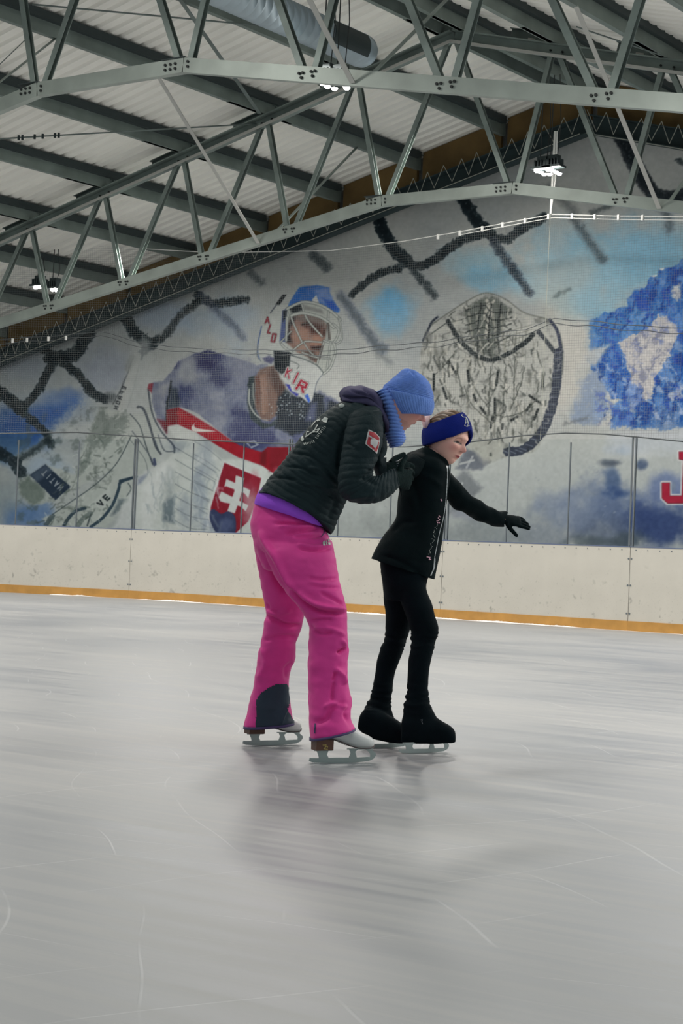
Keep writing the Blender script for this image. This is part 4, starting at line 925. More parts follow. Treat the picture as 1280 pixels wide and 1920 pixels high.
# the wall behind it
V = []; Xs = [RX-14.5, RX, RX+9]
for X in Xs: V += [(X, YW, 0), (X, YW, zr(X, 7.6))]
V += [(x, y+.12, z) for x, y, z in V]
F = [(0, 2, 3, 1), (2, 4, 5, 3), (6, 7, 9, 8), (8, 9, 11, 10), (0, 1, 7, 6), (4, 10, 11, 5), (1, 3, 9, 7), (3, 5, 11, 9)]
o = mesh('wall_back', V, F, mat('gable_wall', (.3, .31, .31), .8)); tag(o, kind='structure')
# ================================================================ people: tools
def crm(A, k):
    """Catmull-Rom through rows of A, k steps a span"""
    A = np.array(A, float); n = len(A); out = []
    for i in range(n-1):
        a, b_, c, d = A[max(i-1, 0)], A[i], A[i+1], A[min(i+2, n-1)]
        for t in np.arange(k)/k:
            out.append(.5*((2*b_)+(-a+c)*t+(2*a-5*b_+4*c-d)*t*t+(-a+3*b_-3*c+d)*t**3))
    out.append(A[-1]); return np.array(out)
def loft(rings, n=64, k=8, ex=2.3, cap=True, shrink=1.0, disp=None, ddir=None):
    """rings: (xl,yl,xr,yr, depth, halfdepth) - the two outline points of a section, its distance and half thickness.
    returns V, F, S (ring parameter), TH"""
    R = crm(rings, k); V = []; S = []; T = []
    dirp = FW if ddir is None else ddir
    for i, r in enumerate(R):
        d = r[4]; L = at(r[0], r[1], d); Q = at(r[2], r[3], d); c = (L+Q)/2; u = (Q-L)/2*shrink
        v = dirp*max(r[5], .002)*shrink
        un = u/ (np.linalg.norm(u)+1e-9); v = v-un*(v@un)*.999
        for j in range(n):
            a = 2*math.pi*j/n; ca, sa = math.cos(a), math.sin(a)
            p = c+u*(abs(ca)**(2/ex)*np.sign(ca))+v*(abs(sa)**(2/ex)*np.sign(sa)); V.append(p); S.append(i/k); T.append(a)
    m = len(R); F = [(i*n+j, i*n+(j+1) % n, (i+1)*n+(j+1) % n, (i+1)*n+j) for i in range(m-1) for j in range(n)]
    V = np.array(V); S = np.array(S); T = np.array(T)
    if cap:
        for (row, fl_) in ((0, 1), (m-1, 0)):
            c = V[row*n:(row+1)*n].mean(0); V = np.vstack([V, c]); S = np.append(S, S[row*n]); T = np.append(T, 0); ci = len(V)-1
            F += [((row*n+(j+1) % n, row*n+j, ci) if fl_ else (row*n+j, row*n+(j+1) % n, ci)) for j in range(n)]
    return V, F, S, T
def tmesh(V, F):
    me = bpy.data.meshes.new('tmp'); me.from_pydata(np.asarray(V).tolist(), [], [tuple(map(int, f)) for f in F]); me.update(); return me
def vnormals(V, F):
    me = tmesh(V, F); bm = bmesh.new(); bm.from_mesh(me); bmesh.ops.recalc_face_normals(bm, faces=bm.faces); bm.to_mesh(me); bm.free()
    N = np.zeros(len(me.vertices)*3, np.float32)
    me.vertex_normals.foreach_get('vector', N); F2 = [tuple(p.vertices) for p in me.polygons]; bpy.data.meshes.remove(me)
    return N.reshape(-1, 3).astype(float), F2
def union(parts, voxel=.007, smooth=6):
    """closed lofts -> one skin"""
    V = []; F = []
    for v, f in parts:
        n = len(V); V += [tuple(x) for x in v]; F += [tuple(int(i)+n for i in q) for q in f]
    me = tmesh(V, F); bm = bmesh.new(); bm.from_mesh(me); bmesh.ops.recalc_face_normals(bm, faces=bm.faces); bm.to_mesh(me); bm.free()
    o = bpy.data.objects.new('tmp', me); C.objects.link(o)
    m = o.modifiers.new('r', 'REMESH'); m.mode = 'VOXEL'; m.voxel_size = voxel
    if smooth:
        s = o.modifiers.new('s', 'SMOOTH'); s.iterations = smooth; s.factor = .5
    dg = bpy.context.evaluated_depsgraph_get(); ev = o.evaluated_get(dg); m2 = bpy.data.meshes.new_from_object(ev)
    V = np.zeros(len(m2.vertices)*3); m2.vertices.foreach_get('co', V); V = V.reshape(-1, 3)
    F = [tuple(p.vertices) for p in m2.polygons]
    bpy.data.objects.remove(o); bpy.data.meshes.remove(m2); bpy.data.meshes.remove(me)
    return V, F
_g = np.random.RandomState(3).rand(32, 32, 32)
def n3(P, s, off=0.):
    """smooth 3D value noise in 0..1 ; s = cell size (scalar or 3)"""
    q = np.asarray(P)/np.asarray(s)+off+100.; i = np.floor(q).astype(int); t = q-i; t = t*t*(3-2*t); i = i % 32; j = (i+1) % 32
    def G(a, b_, c): return _g[a, b_, c]
    x0 = G(i[:, 0], i[:, 1], i[:, 2])*(1-t[:, 0])+G(j[:, 0], i[:, 1], i[:, 2])*t[:, 0]
    x1 = G(i[:, 0], j[:, 1], i[:, 2])*(1-t[:, 0])+G(j[:, 0], j[:, 1], i[:, 2])*t[:, 0]
    x2 = G(i[:, 0], i[:, 1], j[:, 2])*(1-t[:, 0])+G(j[:, 0], i[:, 1], j[:, 2])*t[:, 0]
    x3 = G(i[:, 0], j[:, 1], j[:, 2])*(1-t[:, 0])+G(j[:, 0], j[:, 1], j[:, 2])*t[:, 0]
    return (x0*(1-t[:, 1])+x1*t[:, 1])*(1-t[:, 2])+(x2*(1-t[:, 1])+x3*t[:, 1])*t[:, 2]
def folds(V, N, creases, facing=True):
    """cloth folds: each crease = (points in the picture plane, width px, height m); ridge >0, valley <0"""
    q, d = proj(V); D = np.zeros(len(V)); w_ = np.clip(-(N@FW)*1.6, 0, 1) if facing else 1
    for pts, wd, hgt in creases:
        p = smooth_pts(pts, 4, False) if len(pts) > 2 else np.array(pts, float)
        dd = np.full(len(V), 1e9); tt = np.zeros(len(V)); n = len(p)
        for i in range(n-1):
            a = p[i]; v = p[i+1]-a; L = v@v+1e-9; t = np.clip(((q-a)@v)/L, 0, 1); e = ((q-a-t[:, None]*v)**2).sum(1)
            u = e < dd; dd[u] = e[u]; tt[u] = (i+t[u])/(n-1)
        prof = np.exp(-dd/(wd*wd))*np.clip(np.minimum(tt, 1-tt)*5+.15, 0, 1)
        D += prof*hgt
    return V+N*(D*w_)[:, None]
def inpoly(q, pts):
    ins = np.zeros(len(q), bool); n = len(pts)
    for i in range(n):
        ax, ay = pts[i]; bx, by = pts[(i+1) % n]
        if ay == by: continue
        c = ((q[:, 1] >= ay) != (q[:, 1] >= by)); ins ^= c & (q[:, 0] < ax+(q[:, 1]-ay)*(bx-ax)/(by-ay))
    return ins
def bvh(objs):
    V = []; F = []
    for o in objs:
        n = len(V); L = np.array(parent_loc(o)); V += [Vector(np.array(v.co)+L) for v in o.data.vertices]; F += [tuple(i+n for i in p.vertices) for p in o.data.polygons]
    return BVHTree.FromPolygons(V, F)
def decal(name, tree, polys, m, parent, step=1.0, lift=.002, dmax=30):
    """thin sewn or printed piece that follows the surface below it"""
    V = []; F = []; key = {}
    def vert(x, y):
        k = (round(x*8), round(y*8))
        if k in key: return key[k]
        r = ray(x, y); L = np.linalg.norm(r); h, nrm, _, dist = tree.ray_cast(Vector(CP), Vector(r/L), dmax)
        if h is None: key[k] = None; return None
        if nrm.dot(Vector(r)) > 0: nrm = -nrm
        V.append(tuple(np.array(h)+np.array(nrm)*lift)); key[k] = len(V)-1; return key[k]
    for pts in polys:
        p = np.array(pts, float); x0, y0 = p.min(0); x1, y1 = p.max(0)
        gx = np.arange(x0, x1, step); gy = np.arange(y0, y1, step)
        if len(gx) == 0 or len(gy) == 0: continue
        A, B = np.meshgrid(gx, gy); c = np.stack([A.ravel()+step/2, B.ravel()+step/2], 1); ins = inpoly(c, pts)
        for (x, y) in c[ins]-step/2:
            q = [vert(x, y), vert(x+step, y), vert(x+step, y+step), vert(x, y+step)]
            if None in q: continue
            F.append(tuple(q[::-1]))
    if not F: return None
    return mesh(name, V, F, m, parent, True)
def thick(pts, w_):
    p = np.array(pts, float); out = []
    for a, b_ in zip(p[:-1], p[1:]):
        d = b_-a; d = d/(np.hypot(*d)+1e-9); n = np.array([-d[1], d[0]])*w_/2; e = d*w_*.3
        out.append([tuple(a+n-e), tuple(b_+n+e), tuple(b_-n+e), tuple(a-n-e)])
    return out
def finger(V_, F_, P0, dirs, lens, r0, r1, n=10):
    b = MB(); pts = [np.array(P0, float)]; 
    for d, l in zip(dirs, lens): pts.append(pts[-1]+np.array(d)/np.linalg.norm(d)*l)
    pts2 = crm(pts, 5); k = len(pts2); rs = [r0+(r1-r0)*i/(k-1) for i in range(k)]
    e = pts2[-1]-pts2[-2]; e /= np.linalg.norm(e)
    pts2 = list(pts2)+[pts2[-1]+e*r1*.6, pts2[-1]+e*r1*.95]; rs += [r1*.8, r1*.35]
    b.tube(pts2, rs, n); F_.append((b.V, b.F))
def hand(Wr, D, Nn, size, curl, spread, thumb, thick_=.03, side=1, fl=1.):
    """glove/hand: wrist Wr, pointing D, back of the hand faces Nn; returns parts for union()"""
    D = np.array(D, float); D /= np.linalg.norm(D); Nn = np.array(Nn, float); Nn -= D*(Nn@D); Nn /= np.linalg.norm(Nn); X = np.cross(D, Nn)*side
    P = []; b = MB(); s = size/.18
    rows = [(-.03, .027, .020), (0, .029, .019), (.03, .037, .018), (.06, .042, .017), (.085, .041, .015), (.095, .036, .012)]
    V = []; n = 20
    for t, w_, h_ in rows:
        for j in range(n):
            a = 2*math.pi*j/n; V.append(np.array(Wr)+D*t*s+X*w_*s*math.cos(a)+Nn*h_*s*math.sin(a))
    F = [(i*n+j, i*n+(j+1) % n, (i+1)*n+(j+1) % n, (i+1)*n+j) for i in range(len(rows)-1) for j in range(n)]+[tuple(range(n))[::-1], tuple(range((len(rows)-1)*n, len(rows)*n))]
    P.append((V, F)); out = P
    L = [(.034, .072), (.012, .080), (-.011, .075), (-.032, .060)]
    for i, (xo, ln) in enumerate(L):
        c = curl[i]; base = np.array(Wr)+D*.082*s+X*xo*s; d0 = D+X*spread*(1.5-i)*.5
        dd = []; a = 0
        for k in range(3):
            a += c; dd.append(d0*math.cos(a)-Nn*math.sin(a))
        finger(None, out, base, dd, [ln*.45*s*fl, ln*.32*s*fl, ln*.25*s*fl], .0105*s, .008*s)
    base = np.array(Wr)+D*.022*s+X*.028*s; t0 = D*thumb[0]+X*thumb[1]-Nn*thumb[2]; t1 = t0+D*.4
    finger(None, out, base, [t0, t1, t1], [.034*s, .028*s, .022*s], .0135*s, .0095*s)
    return out
def setcol(o, cols, name='tone'):
    ca = o.data.color_attributes.new(name, 'FLOAT_COLOR', 'POINT')
    a = np.concatenate([cols, np.ones((len(cols), 1))], 1).astype(np.float32); ca.data.foreach_set('color', a.reshape(-1))
def head_verts(Cn, fw, up, H, jaw=1., nose=1., n1=150, n2=120):
    """a head of height H (chin to crown) centred at Cn looking along fw"""
    fw = np.array(fw, float); fw /= np.linalg.norm(fw); up = np.array(up, float); up -= fw*(up@fw); up /= np.linalg.norm(up); rt = np.cross(fw, up)
    V = []
    ph = np.linspace(0, math.pi, n2); th = np.linspace(0, 2*math.pi, n1, endpoint=False)
    PH, TH = np.meshgrid(ph, th, indexing='ij'); x = np.sin(PH)*np.sin(TH); y = np.sin(PH)*np.cos(TH); z = np.cos(PH)
    X = x*.335; Y = y*.40; Zz = z*.5
    t = np.clip(-Zz/.5, 0, 1)
    X = X*(1-.30*t**1.6*jaw); Y = np.where(Y < 0, Y*(1-.42*t**1.3), Y*(1-.13*t**2.5))
    Y = Y+.05*t**2; Zz = np.where(Zz < -.3, -.3+(Zz+.3)*.93, Zz)
    f = np.clip(y, 0, 1)
    def g(cx, cz, sx, sz): return np.exp(-((X-cx)/sx)**2-((Zz-cz)/sz)**2)*(f > 0)
    dY = np.zeros_like(X)
    dY += .030*g(0, .10, .20, .05)                                      # brow
    dY += -.060*(g(.125, .015, .085, .06)+g(-.125, .015, .085, .06))    # sockets
    dY += nose*(.030*g(0, .03, .035, .07)+.085*g(0, -.085, .040, .055)+.055*g(0, -.115, .05, .035)+.03*g(0, -.04, .035, .06))
    dY += nose*.028*(g(.045, -.125, .025, .028)+g(-.045, -.125, .025, .028))
    dY += .016*(g(.17, -.08, .09, .08)+g(-.17, -.08, .09, .08))         # cheeks
    dY += .028*g(0, -.235, .085, .040)+.014*g(0, -.218, .06, .013)+.016*g(0, -.256, .055, .015)-.014*g(0, -.236, .075, .008)
    dY += -.020*g(0, -.295, .07, .022)+.040*g(0, -.375, .075, .06)      # under lip, chin
    dY += .016*(g(.125, .025, .05, .03)+g(-.125, .025, .05, .03))       # lids
    Y = Y+dY
    P = Cn+(X[..., None]*rt+Y[..., None]*fw+Zz[..., None]*up)*H
    loc = np.stack([X, Y, Zz], -1).reshape(-1, 3)
    V = P.reshape(-1, 3); F = [(i*n1+j, i*n1+(j+1) % n1, (i+1)*n1+(j+1) % n1, (i+1)*n1+j) for i in range(n2-1) for j in range(n1)]
    return V, F, loc, (fw, up, rt)
def face_cols(loc, skin, blush, lip, brow, lash, red_nose=0.):
    skin = lin(skin)*1.38; c = np.tile(skin, (len(loc), 1)); x, y, z = loc.T; fr = y > .12
    def mixv(a, col):
        nonlocal c
        a = (np.clip(a, 0, 1)*fr)[:, None]; c = c*(1-a)+lin(col)*a
    def g(cx, cz, sx, sz): return np.exp(-((x-cx)/sx)**2-((z-cz)/sz)**2)
    for s in (-1, 1):
        mixv(g(s*.18, -.11, .10, .08)*.45, blush)
    mixv(g(0, -.10, .06, .06)*(.35+red_nose), blush)
    m = np.clip(1.25-np.sqrt((x/.085)**2+((z+.237)/.026)**2)*1.1, 0, 1)*2; mixv(m, lip)
    mixv(np.clip(1-abs(z+.237-.003*np.cos(x*40))/.005, 0, 1)*(abs(x) < .08)*.75, (70, 30, 34))
    for s in (-1, 1):
        xx = x*s; arc = .088-((xx-.13)/.35)**2*1.6
        mixv(np.clip(1.3-abs(z-arc)/.011, 0, 1)*((xx > .05) & (xx < .225))*.7, brow)
        arc2 = .012-((xx-.125)**2)*3.6
        mixv(np.clip(1.5-np.sqrt(((xx-.125)/.062)**2+((z-arc2+.010)/.016)**2), 0, 1)*2*.75, (188, 178, 172)); mixv(np.clip(1.5-np.sqrt(((xx-.130)/.026)**2+((z-arc2+.008)/.016)**2), 0, 1)*2*.85, (62, 60, 58)); mixv(np.clip(1.5-abs(z-arc2)/.0105, 0, 1)*((xx > .055) & (xx < .205))*.97, lash)
        mixv(np.clip(1.2-abs(z-arc2-.026)/.006, 0, 1)*((xx > .06) & (xx < .19))*.35, (120, 70, 62))
        mixv(g(s*.045, -.140, .012, .009)*.8, (90, 40, 40))
    return c
def rot_to(V, c, f): return V

# ================================================================ materials of the clothes
MT.update(
 skin=mat('skin', (1, 1, 1), .5, 0, .4, .03, 40, attr='tone'),
 jacket=mat('dark_quilted_nylon', (.008, .021, .025), .72, 0, .25, .15, 8, bump=.25, bscale=120),
 pink=mat('magenta_snow_trousers', (.74, .042, .30), .62, 0, .35, .10, 9, bump=.12, bscale=400, sheen=.1),
 purple=mat('purple_shirt', (.36, .09, .74), .8, 0, .2, .08, 10, bump=.2, bscale=300),
 navy=mat('navy_fabric', (.020, .038, .062), .6, 0, .4, .15, 12),
 hemb=mat('dark_purple_hem', (.06, .04, .13), .7),
 hood=mat('grey_purple_hood', (.060, .055, .115), .85, 0, .2, .12, 12, bump=.2, bscale=200),
 hat=mat('periwinkle_knit', (.17, .31, .78), .9, 0, .15, .10, 30, bump=.5, bscale=260, sheen=.25),
 black=mat('black_fabric', (.003, .0085, .010), .8, 0, .08, .2, 15, bump=.2, bscale=260),
 legg=mat('black_leggings', (.0025, .0065, .009), .85, 0, .08, .2, 15, bump=.2, bscale=260),
 glove=mat('dark_knit_glove', (.006, .017, .017), .9, 0, .15, .3, 60, bump=.5, bscale=300),
 bband=mat('royal_blue_fleece', (.004, .014, .165), .85, 0, .15, .1, 20, bump=.2, bscale=300),
 hair=mat('brown_blond_hair', (1, 1, 1), .45, 0, .5, .1, 30, attr='tone'),
 boot=mat('white_skate_leather', (.62, .63, .62), .42, 0, .5, .05, 8),
 heel=mat('brown_leather_heel', (.13, .055, .035), .5, 0, .5, .2, 20),
 blade=mat('skate_blade_steel', (.36, .41, .40), .36, .75, .5, .08, 10),
 sole=mat('dark_sole_edge', (.05, .03, .03), .6),
 logo=mat('off_white_print', (.55, .58, .55), .6), red=mat('red_badge', (.42, .03, .045), .6), whiteb=mat('white_badge_edge', (.62, .6, .6), .6),
 gold=mat('gold_print', (.55, .42, .12), .5), zip=mat('silver_zip', (.42, .45, .46), .35, .6), pinkb=mat('pink_rhinestone', (.75, .42, .52), .3, .2),
 scr=mat('pale_pink_hair_tie', (.75, .50, .50), .8), eye=mat('eye_white', (.55, .55, .55), .3), iris=mat('dark_iris', (.02, .02, .02), .2),
)
def part(name, VF, m, parent, creases=None, wr=None, smooth=True):
    V, F = VF[0], VF[1]; N, F = vnormals(V, F)
    if wr: V = V+N*wr(V)[:, None]
    if creases: V = folds(V, N, creases)
    return mesh(name, V, F, m, parent, smooth)

# figure skate: local frame x toe, y sideways, z up; heel back at x=0
def skate(parent, Gp, fwd, L, boot=True, upper=True, heel=True):
    X = np.array([fwd[0], fwd[1], 0.]); X /= np.linalg.norm(X); Zv = np.array([0, 0, 1.]); Yv = np.cross(Zv, X); O = np.array(Gp, float); O[2] = 0
    k = L/.30
    T = lambda P: [O+X*p[0]*k+Yv*p[1]*k+Zv*p[2]*k for p in P]
    e = bpy.data.objects.new('ice_skate', None); C.objects.link(e); e.parent = parent; e.location = Vector(O)-parent_loc(parent); e.empty_display_size = .05
    def pr(polys, th, nm, m):
        b = MB()
        for p in polys: b.prism(p, O-Yv*th/2*k, X*k, Zv*k, Yv*th*k)
        return b.build(nm, m, e)
    # blade: runner with two windows, built as one plate with holes cut by strips
    run = [(-.015, .010), (.0, .0035), (.05, .0008), (.12, 0), (.20, .001), (.255, .006), (.278, .016), (.288, .030), (.284, .040)]
    polys = [[(-.015, .010), (.0, .0035), (.05, .0008), (.12, 0), (.20, .001), (.255, .006), (.278, .016), (.262, .024), (.20, .0215), (.10, .022), (.03, .021), (-.012, .022)],
             [(.262, .024), (.278, .016), (.288, .030), (.286, .040), (.270, .052), (.238, .055), (.252, .046), (.262, .036)],
             [(.165, .022), (.20, .0215), (.196, .034), (.192, .046), (.205, .055), (.165, .055), (.172, .040)],
             [(.030, .021), (.072, .022), (.064, .034), (.070, .050), (.018, .050), (.026, .034)],
             [(.155, .0552), (.272, .0542), (.272, .059), (.155, .059)], [(.006, .050), (.088, .050), (.088, .055), (.006, .055)]]
    pr(polys, .004, 'blade', MT['blade'])
    b = MB()
    V = []
    for (x, w1) in ((.004, .030), (.082, .027)):
        for z, w_ in ((.054, w1*.9), (.100, w1)):
            V += T([(x, -w_, z), (x, w_, z)])
    # heel block, slightly tapered
    b.add(V, [(0, 1, 3, 2), (4, 6, 7, 5), (0, 4, 5, 1), (2, 3, 7, 6), (0, 2, 6, 4), (1, 5, 7, 3)]); hb = b.build('heel_block', MT['heel'], e) if heel else None
    n = 28; V = []; xs_ = [0, .02, .05, .08, .11, .14, .17, .20, .23, .25, .265, .274]
    so = [.100, .100, .099, .096, .088, .076, .066, .061, .060, .061, .064, .072]
    tp = [.125, .145, .165, .178, .183, .170, .148, .132, .120, .112, .102, .088]
    wd = [.022, .030, .034, .035, .035, .036, .041, .045, .044, .038, .027, .012]
    R_ = crm(np.array([xs_, so, tp, wd]).T, 3)
    for x, s_, t_, w_ in R_:
        c = (s_+t_)/2; h_ = (t_-s_)/2
        for j in range(n):
            a = 2*math.pi*j/n; ca, sa = math.cos(a), math.sin(a)
            V += T([(x, w_*abs(ca)**(.75)*np.sign(ca), c+h_*(abs(sa)**(.75 if sa < 0 else 1.0))*np.sign(sa))])
    m_ = len(R_); F = [(i*n+j, i*n+(j+1) % n, (i+1)*n+(j+1) % n, (i+1)*n+j) for i in range(m_-1) for j in range(n)]+[tuple(range(n))[::-1], tuple(range((m_-1)*n, m_*n))]
    if upper:
        nb = len(V); rows = [(.075, .080, .12, .036), (.075, .075, .17, .034), (.075, .065, .20, .030), (.075, .055, .22, .026)]
        V2 = []
        for cx, rx, z, ry in rows:
            for j in range(n):
                a = 2*math.pi*j/n; V2 += T([(cx+rx*.55*math.cos(a), ry*math.sin(a)*.95, z)])
        F2 = [(i*n+j, i*n+(j+1) % n, (i+1)*n+(j+1) % n, (i+1)*n+j) for i in range(3) for j in range(n)]+[tuple(range(n))[::-1], tuple(range(3*n, 4*n))]
        VV, FF = union([(V, F), (V2, F2)], .004, 8)
    else: VV, FF = V, F
    if boot:
        N_, FF = vnormals(VV, FF); mesh('boot', VV, FF, MT['boot'], e, True)
        b = MB(); sp = []
        for x, s_, t_, w_ in R_: sp.append((x, s_))
        for sgn in (-1, 1):
            b.tube(T([(x, sgn*w_*.86, s_+.003) for x, s_, t_, w_ in R_]), .0026*k, 6)
        b.build('sole_edge', MT['sole'], e)
    return e
# ================================================================ the coach
DC = 7.55
gN = onG(640, 1431); gF = onG(508, 1398.5)
dN = (gN-CP)@FW; dF = (gF-CP)@FW
coach = empty('person', (gN+gF)/2*np.array([1, 1, 0]), 'bent adult in blue knit hat, dark quilted jacket and magenta trousers, holding the girl', 'person')
# --- trousers
hipR = (470, 985, 622, 1010, 7.52, .175)
top = [(480, 938, 604, 985, 7.53, .125), (474, 958, 611, 996, 7.53, .150), (470, 988, 620, 1016, 7.53, .170), (478, 1030, 626, 1052, 7.52, .165), (495, 1068, 630, 1085, 7.50, .12)]
near = [(478, 1005, 622, 1012, 7.46, .09), (494, 1040, 629, 1044, 7.42, .105), (514, 1078, 636, 1082, 7.40, .102), (538, 1112, 645, 1120, 7.38, .095), (562, 1142, 650, 1146, 7.37, .088), (576, 1164, 651, 1170, 7.37, .084),
        (580, 1190, 652, 1196, 7.36, .082), (578, 1215, 654, 1220, 7.36, .083), (577, 1250, 650, 1255, 7.35, .084), (577, 1290, 655, 1292, 7.35, .088), (578, 1322, 659, 1320, 7.34, .094), (579.5, 1355, 657, 1348, 7.33, .100), (580.5, 1386, 666, 1367, 7.33, .106)]
far = [(474, 1000, 600, 1010, 7.60, .09), (478, 1035, 596, 1040, 7.64, .10), (485, 1076, 592, 1080, 7.68, .10), (492, 1112, 582, 1114, 7.70, .092), (498, 1148, 571, 1148, 7.72, .085), (496, 1166, 566, 1172, 7.73, .084),
       (491, 1195, 557, 1198, 7.75, .080), (484, 1230, 553, 1232, 7.77, .080), (478, 1264, 544, 1262, 7.79, .084), (472, 1294, 541, 1290, 7.81, .088), (464, 1330, 545, 1325, 7.83, .094), (456.5, 1364, 551, 1357, 7.85, .100)]
def shiftd(rg, dt, i0=5):
    n = len(rg)-1; return [r[:4]+(r[4]+(dt-rg[-1][4])*max(0, (i-i0)/(n-i0)),)+r[5:] for i, r in enumerate(rg)]
near = shiftd(near, dN); far = shiftd(far, dF); print('depths', dN, dF)
P_ = [loft(q, 56, 6)[:2] for q in (top, near, far)]
V, F = union(P_, .0065, 9); N, F = vnormals(V, F)
def cloth(V): return (n3(V, (.09, .09, .05))-.5)*.007+(n3(V, (.05, .05, .022), 5.)-.5)*.005+(n3(V, .018, 9.)-.5)*.0016
V = V+N*cloth(V)[:, None]
z4 = Z((430, 920), 4.74); z5 = Z((430, 1200), 4.414)
cre = [(z4((400, 290), (560, 290), (740, 300), (850, 300)), 3, -.014), (z4((430, 310), (600, 325), (780, 300)), 4, .010), (z4((480, 385), (640, 360), (790, 330)), 3, -.010), (z4((560, 400), (700, 410), (820, 400)), 3, -.008),
       (z4((600, 500), (760, 530), (920, 500)), 3, -.010), (z4((600, 480), (760, 505), (900, 480)), 4, .008), (z4((270, 350), (330, 480), (420, 620), (500, 780), (600, 940)), 5, .016), (z4((260, 520), (340, 640), (430, 800), (520, 920)), 7, -.016),
       (z4((530, 860), (640, 990), (800, 1070), (1040, 1090)), 4, -.022), (z4((600, 900), (760, 1010), (930, 1050), (1040, 1060)), 5, .014), (z4((690, 770), (820, 790), (980, 780)), 3, -.007), (z4((700, 840), (860, 860), (1000, 870)), 3, -.006),
       (z4((800, 900), (920, 960), (1020, 1020)), 3, -.008), (z4((710, 1160), (820, 1150), (920, 1150)), 3, -.010), (z4((720, 1200), (800, 1270), (930, 1260)), 3, -.010), (z4((730, 1230), (860, 1220), (1040, 1290)), 4, .009),
       (z4((320, 1110), (420, 1160), (520, 1200), (660, 1200)), 4, -.016), (z4((330, 1060), (420, 1090), (560, 1060)), 5, .010), (z4((330, 1000), (360, 1060), (450, 1080)), 3, -.009), (z4((960, 1440), (1010, 1420), (1050, 1380)), 3, -.012), (z4((1000, 1330), (1030, 1380), (1060, 1400)), 3, .010),
       (z4((300, 1330), (440, 1300), (600, 1300)), 4, -.008), (z5((890, 100), (930, 90), (980, 60)), 2.5, -.010), (z5((880, 260), (870, 310), (850, 330)), 3, -.012), (z5((870, 240), (940, 300), (960, 370)), 4, .012), (z5((870, 340), (850, 420), (850, 500)), 3, -.010),
       (z5((700, 690), (800, 650), (850, 560), (960, 520)), 5, -.012), (z5((780, 560), (860, 530), (980, 560)), 4, .009), (z5((990, 560), (960, 620), (1000, 690)), 4, -.010), (z5((270, 60), (300, 200), (230, 330)), 6, .007), (z5((540, 180), (470, 240), (480, 330)), 5, -.008), (z5((420, 700), (450, 600), (490, 530)), 3, .010)]
V = folds(V, N, [(a_, b_, c_*1.35) for a_, b_, c_ in cre])
q, d = proj(V)
panel = smooth_pts(z5((218, 745), (222, 620), (230, 480), (290, 420), (370, 372), (440, 362), (485, 380), (498, 480), (492, 540), (478, 570), (520, 650), (540, 700), (420, 790), (240, 790)), 3)
cen = np.array([q[list(f)].mean(0) for f in F]); cd = np.array([d[list(f)].mean() for f in F])
inp = inpoly(cen, [tuple(p) for p in panel]) & (cd > 7.6)
F1 = [f for f, i in zip(F, inp) if not i]; F2 = [f for f, i in zip(F, inp) if i]
trs = mesh('trousers', V, F1, MT['pink'], coach, True)
us = sorted({i for f in F2 for i in f}); mp_ = {a: b_ for b_, a in enumerate(us)}
o = mesh('ankle_panel', V[us]+N[us]*.0015, [tuple(mp_[i] for i in f) for f in F2], MT['navy'], trs, True); tag(o, 'navy scuff panel')
# hems
for rg, nm in ((near, 0), (far, 1)):
    a, b_ = np.array(rg[-1]), np.array(rg[-2]); t = .10; r0 = a*(1-t)+b_*t; r1 = a.copy(); r0[5] *= 1.05; r1[5] *= 1.06
    for r in (r0, r1): r[0] -= 1; r[2] += 1
    r1[1] += 1.5; r1[3] += 1.5
    if nm: r1[1] += 0
    o = mesh('hem_binding', *loft([r0, r1], 56, 2, cap=True)[:2], MT['hemb'], trs, True)
tr = bvh([trs])
lg = z4((830, 455), (885, 430), (892, 440), (895, 480), (828, 488))
o = decal('embroidered_logo', tr, [z4((828, 458), (850, 444), (852, 484), (830, 488)), z4((856, 448), (866, 446), (868, 482), (858, 484)), z4((872, 440), (884, 430), (888, 452), (876, 456)), z4((874, 464), (892, 460), (895, 480), (876, 482))], MT['logo'], trs, .5)
o = decal('pocket_zip', tr, thick(z4((845, 345), (838, 380), (815, 410)), 1.4), MT['hemb'], trs, .6)
o = decal('vent_zip', tr, thick(z5((710, 695), (708, 770)), 2.5), MT['hemb'], trs, .6)
# --- shirt and jacket
V, F, S, T = loft([(477, 944, 612, 990, 7.53, .152), (479, 934, 613, 984, 7.53, .158), (485, 922, 616, 974, 7.53, .156), (499, 908, 621, 962, 7.53, .146), (517, 892, 630, 948, 7.52, .135)], 64, 5)
part('shirt', (V, F), MT['purple'], coach, wr=lambda V: (n3(V, (.05, .05, .05))-.5)*.006)
jr = [(484, 929, 620, 1003, 7.52, .160), (488, 922, 625, 994, 7.52, .165), (500, 903, 637, 966, 7.52, .160), (520, 878, 650, 938, 7.51, .155), (543, 849, 668, 906, 7.50, .158), (568, 815, 688, 872, 7.49, .168), (594, 786, 702, 846, 7.49, .185),
      (620, 766, 714, 826, 7.49, .195), (645, 752, 722, 808, 7.49, .175), (672, 745, 727, 795, 7.49, .12), (690, 745, 730, 790, 7.49, .085)]
V, F, S, T = loft(jr, 110, 22, 2.25); V = V+UI*(np.clip(-np.sin(T), 0, 1)*np.clip(1-S/3., 0, 1)**1.3*.048)[:, None]; N, F = vnormals(V, F)
q, d = proj(V)
def quilt(q, V, org, ax, pitch, amp, wob=4.):
    ax = np.array(ax)/np.hypot(*ax); s = (q-np.array(org))@ax+(n3(V, .10, 3.)-.5)*wob*2+(n3(V, .035, 7.)-.5)*wob*.6
    ph = (s/pitch) % 1.; return (np.abs(np.sin(ph*math.pi))**.55-.6)*amp
V = V+N*(quilt(q, V, (485, 925), (.55, -.80), 11.5, (.0046), 7)+(n3(V, (.02, .02, .02), 2.)-.5)*.005)[:, None]
z1 = Z((440, 660), 4)
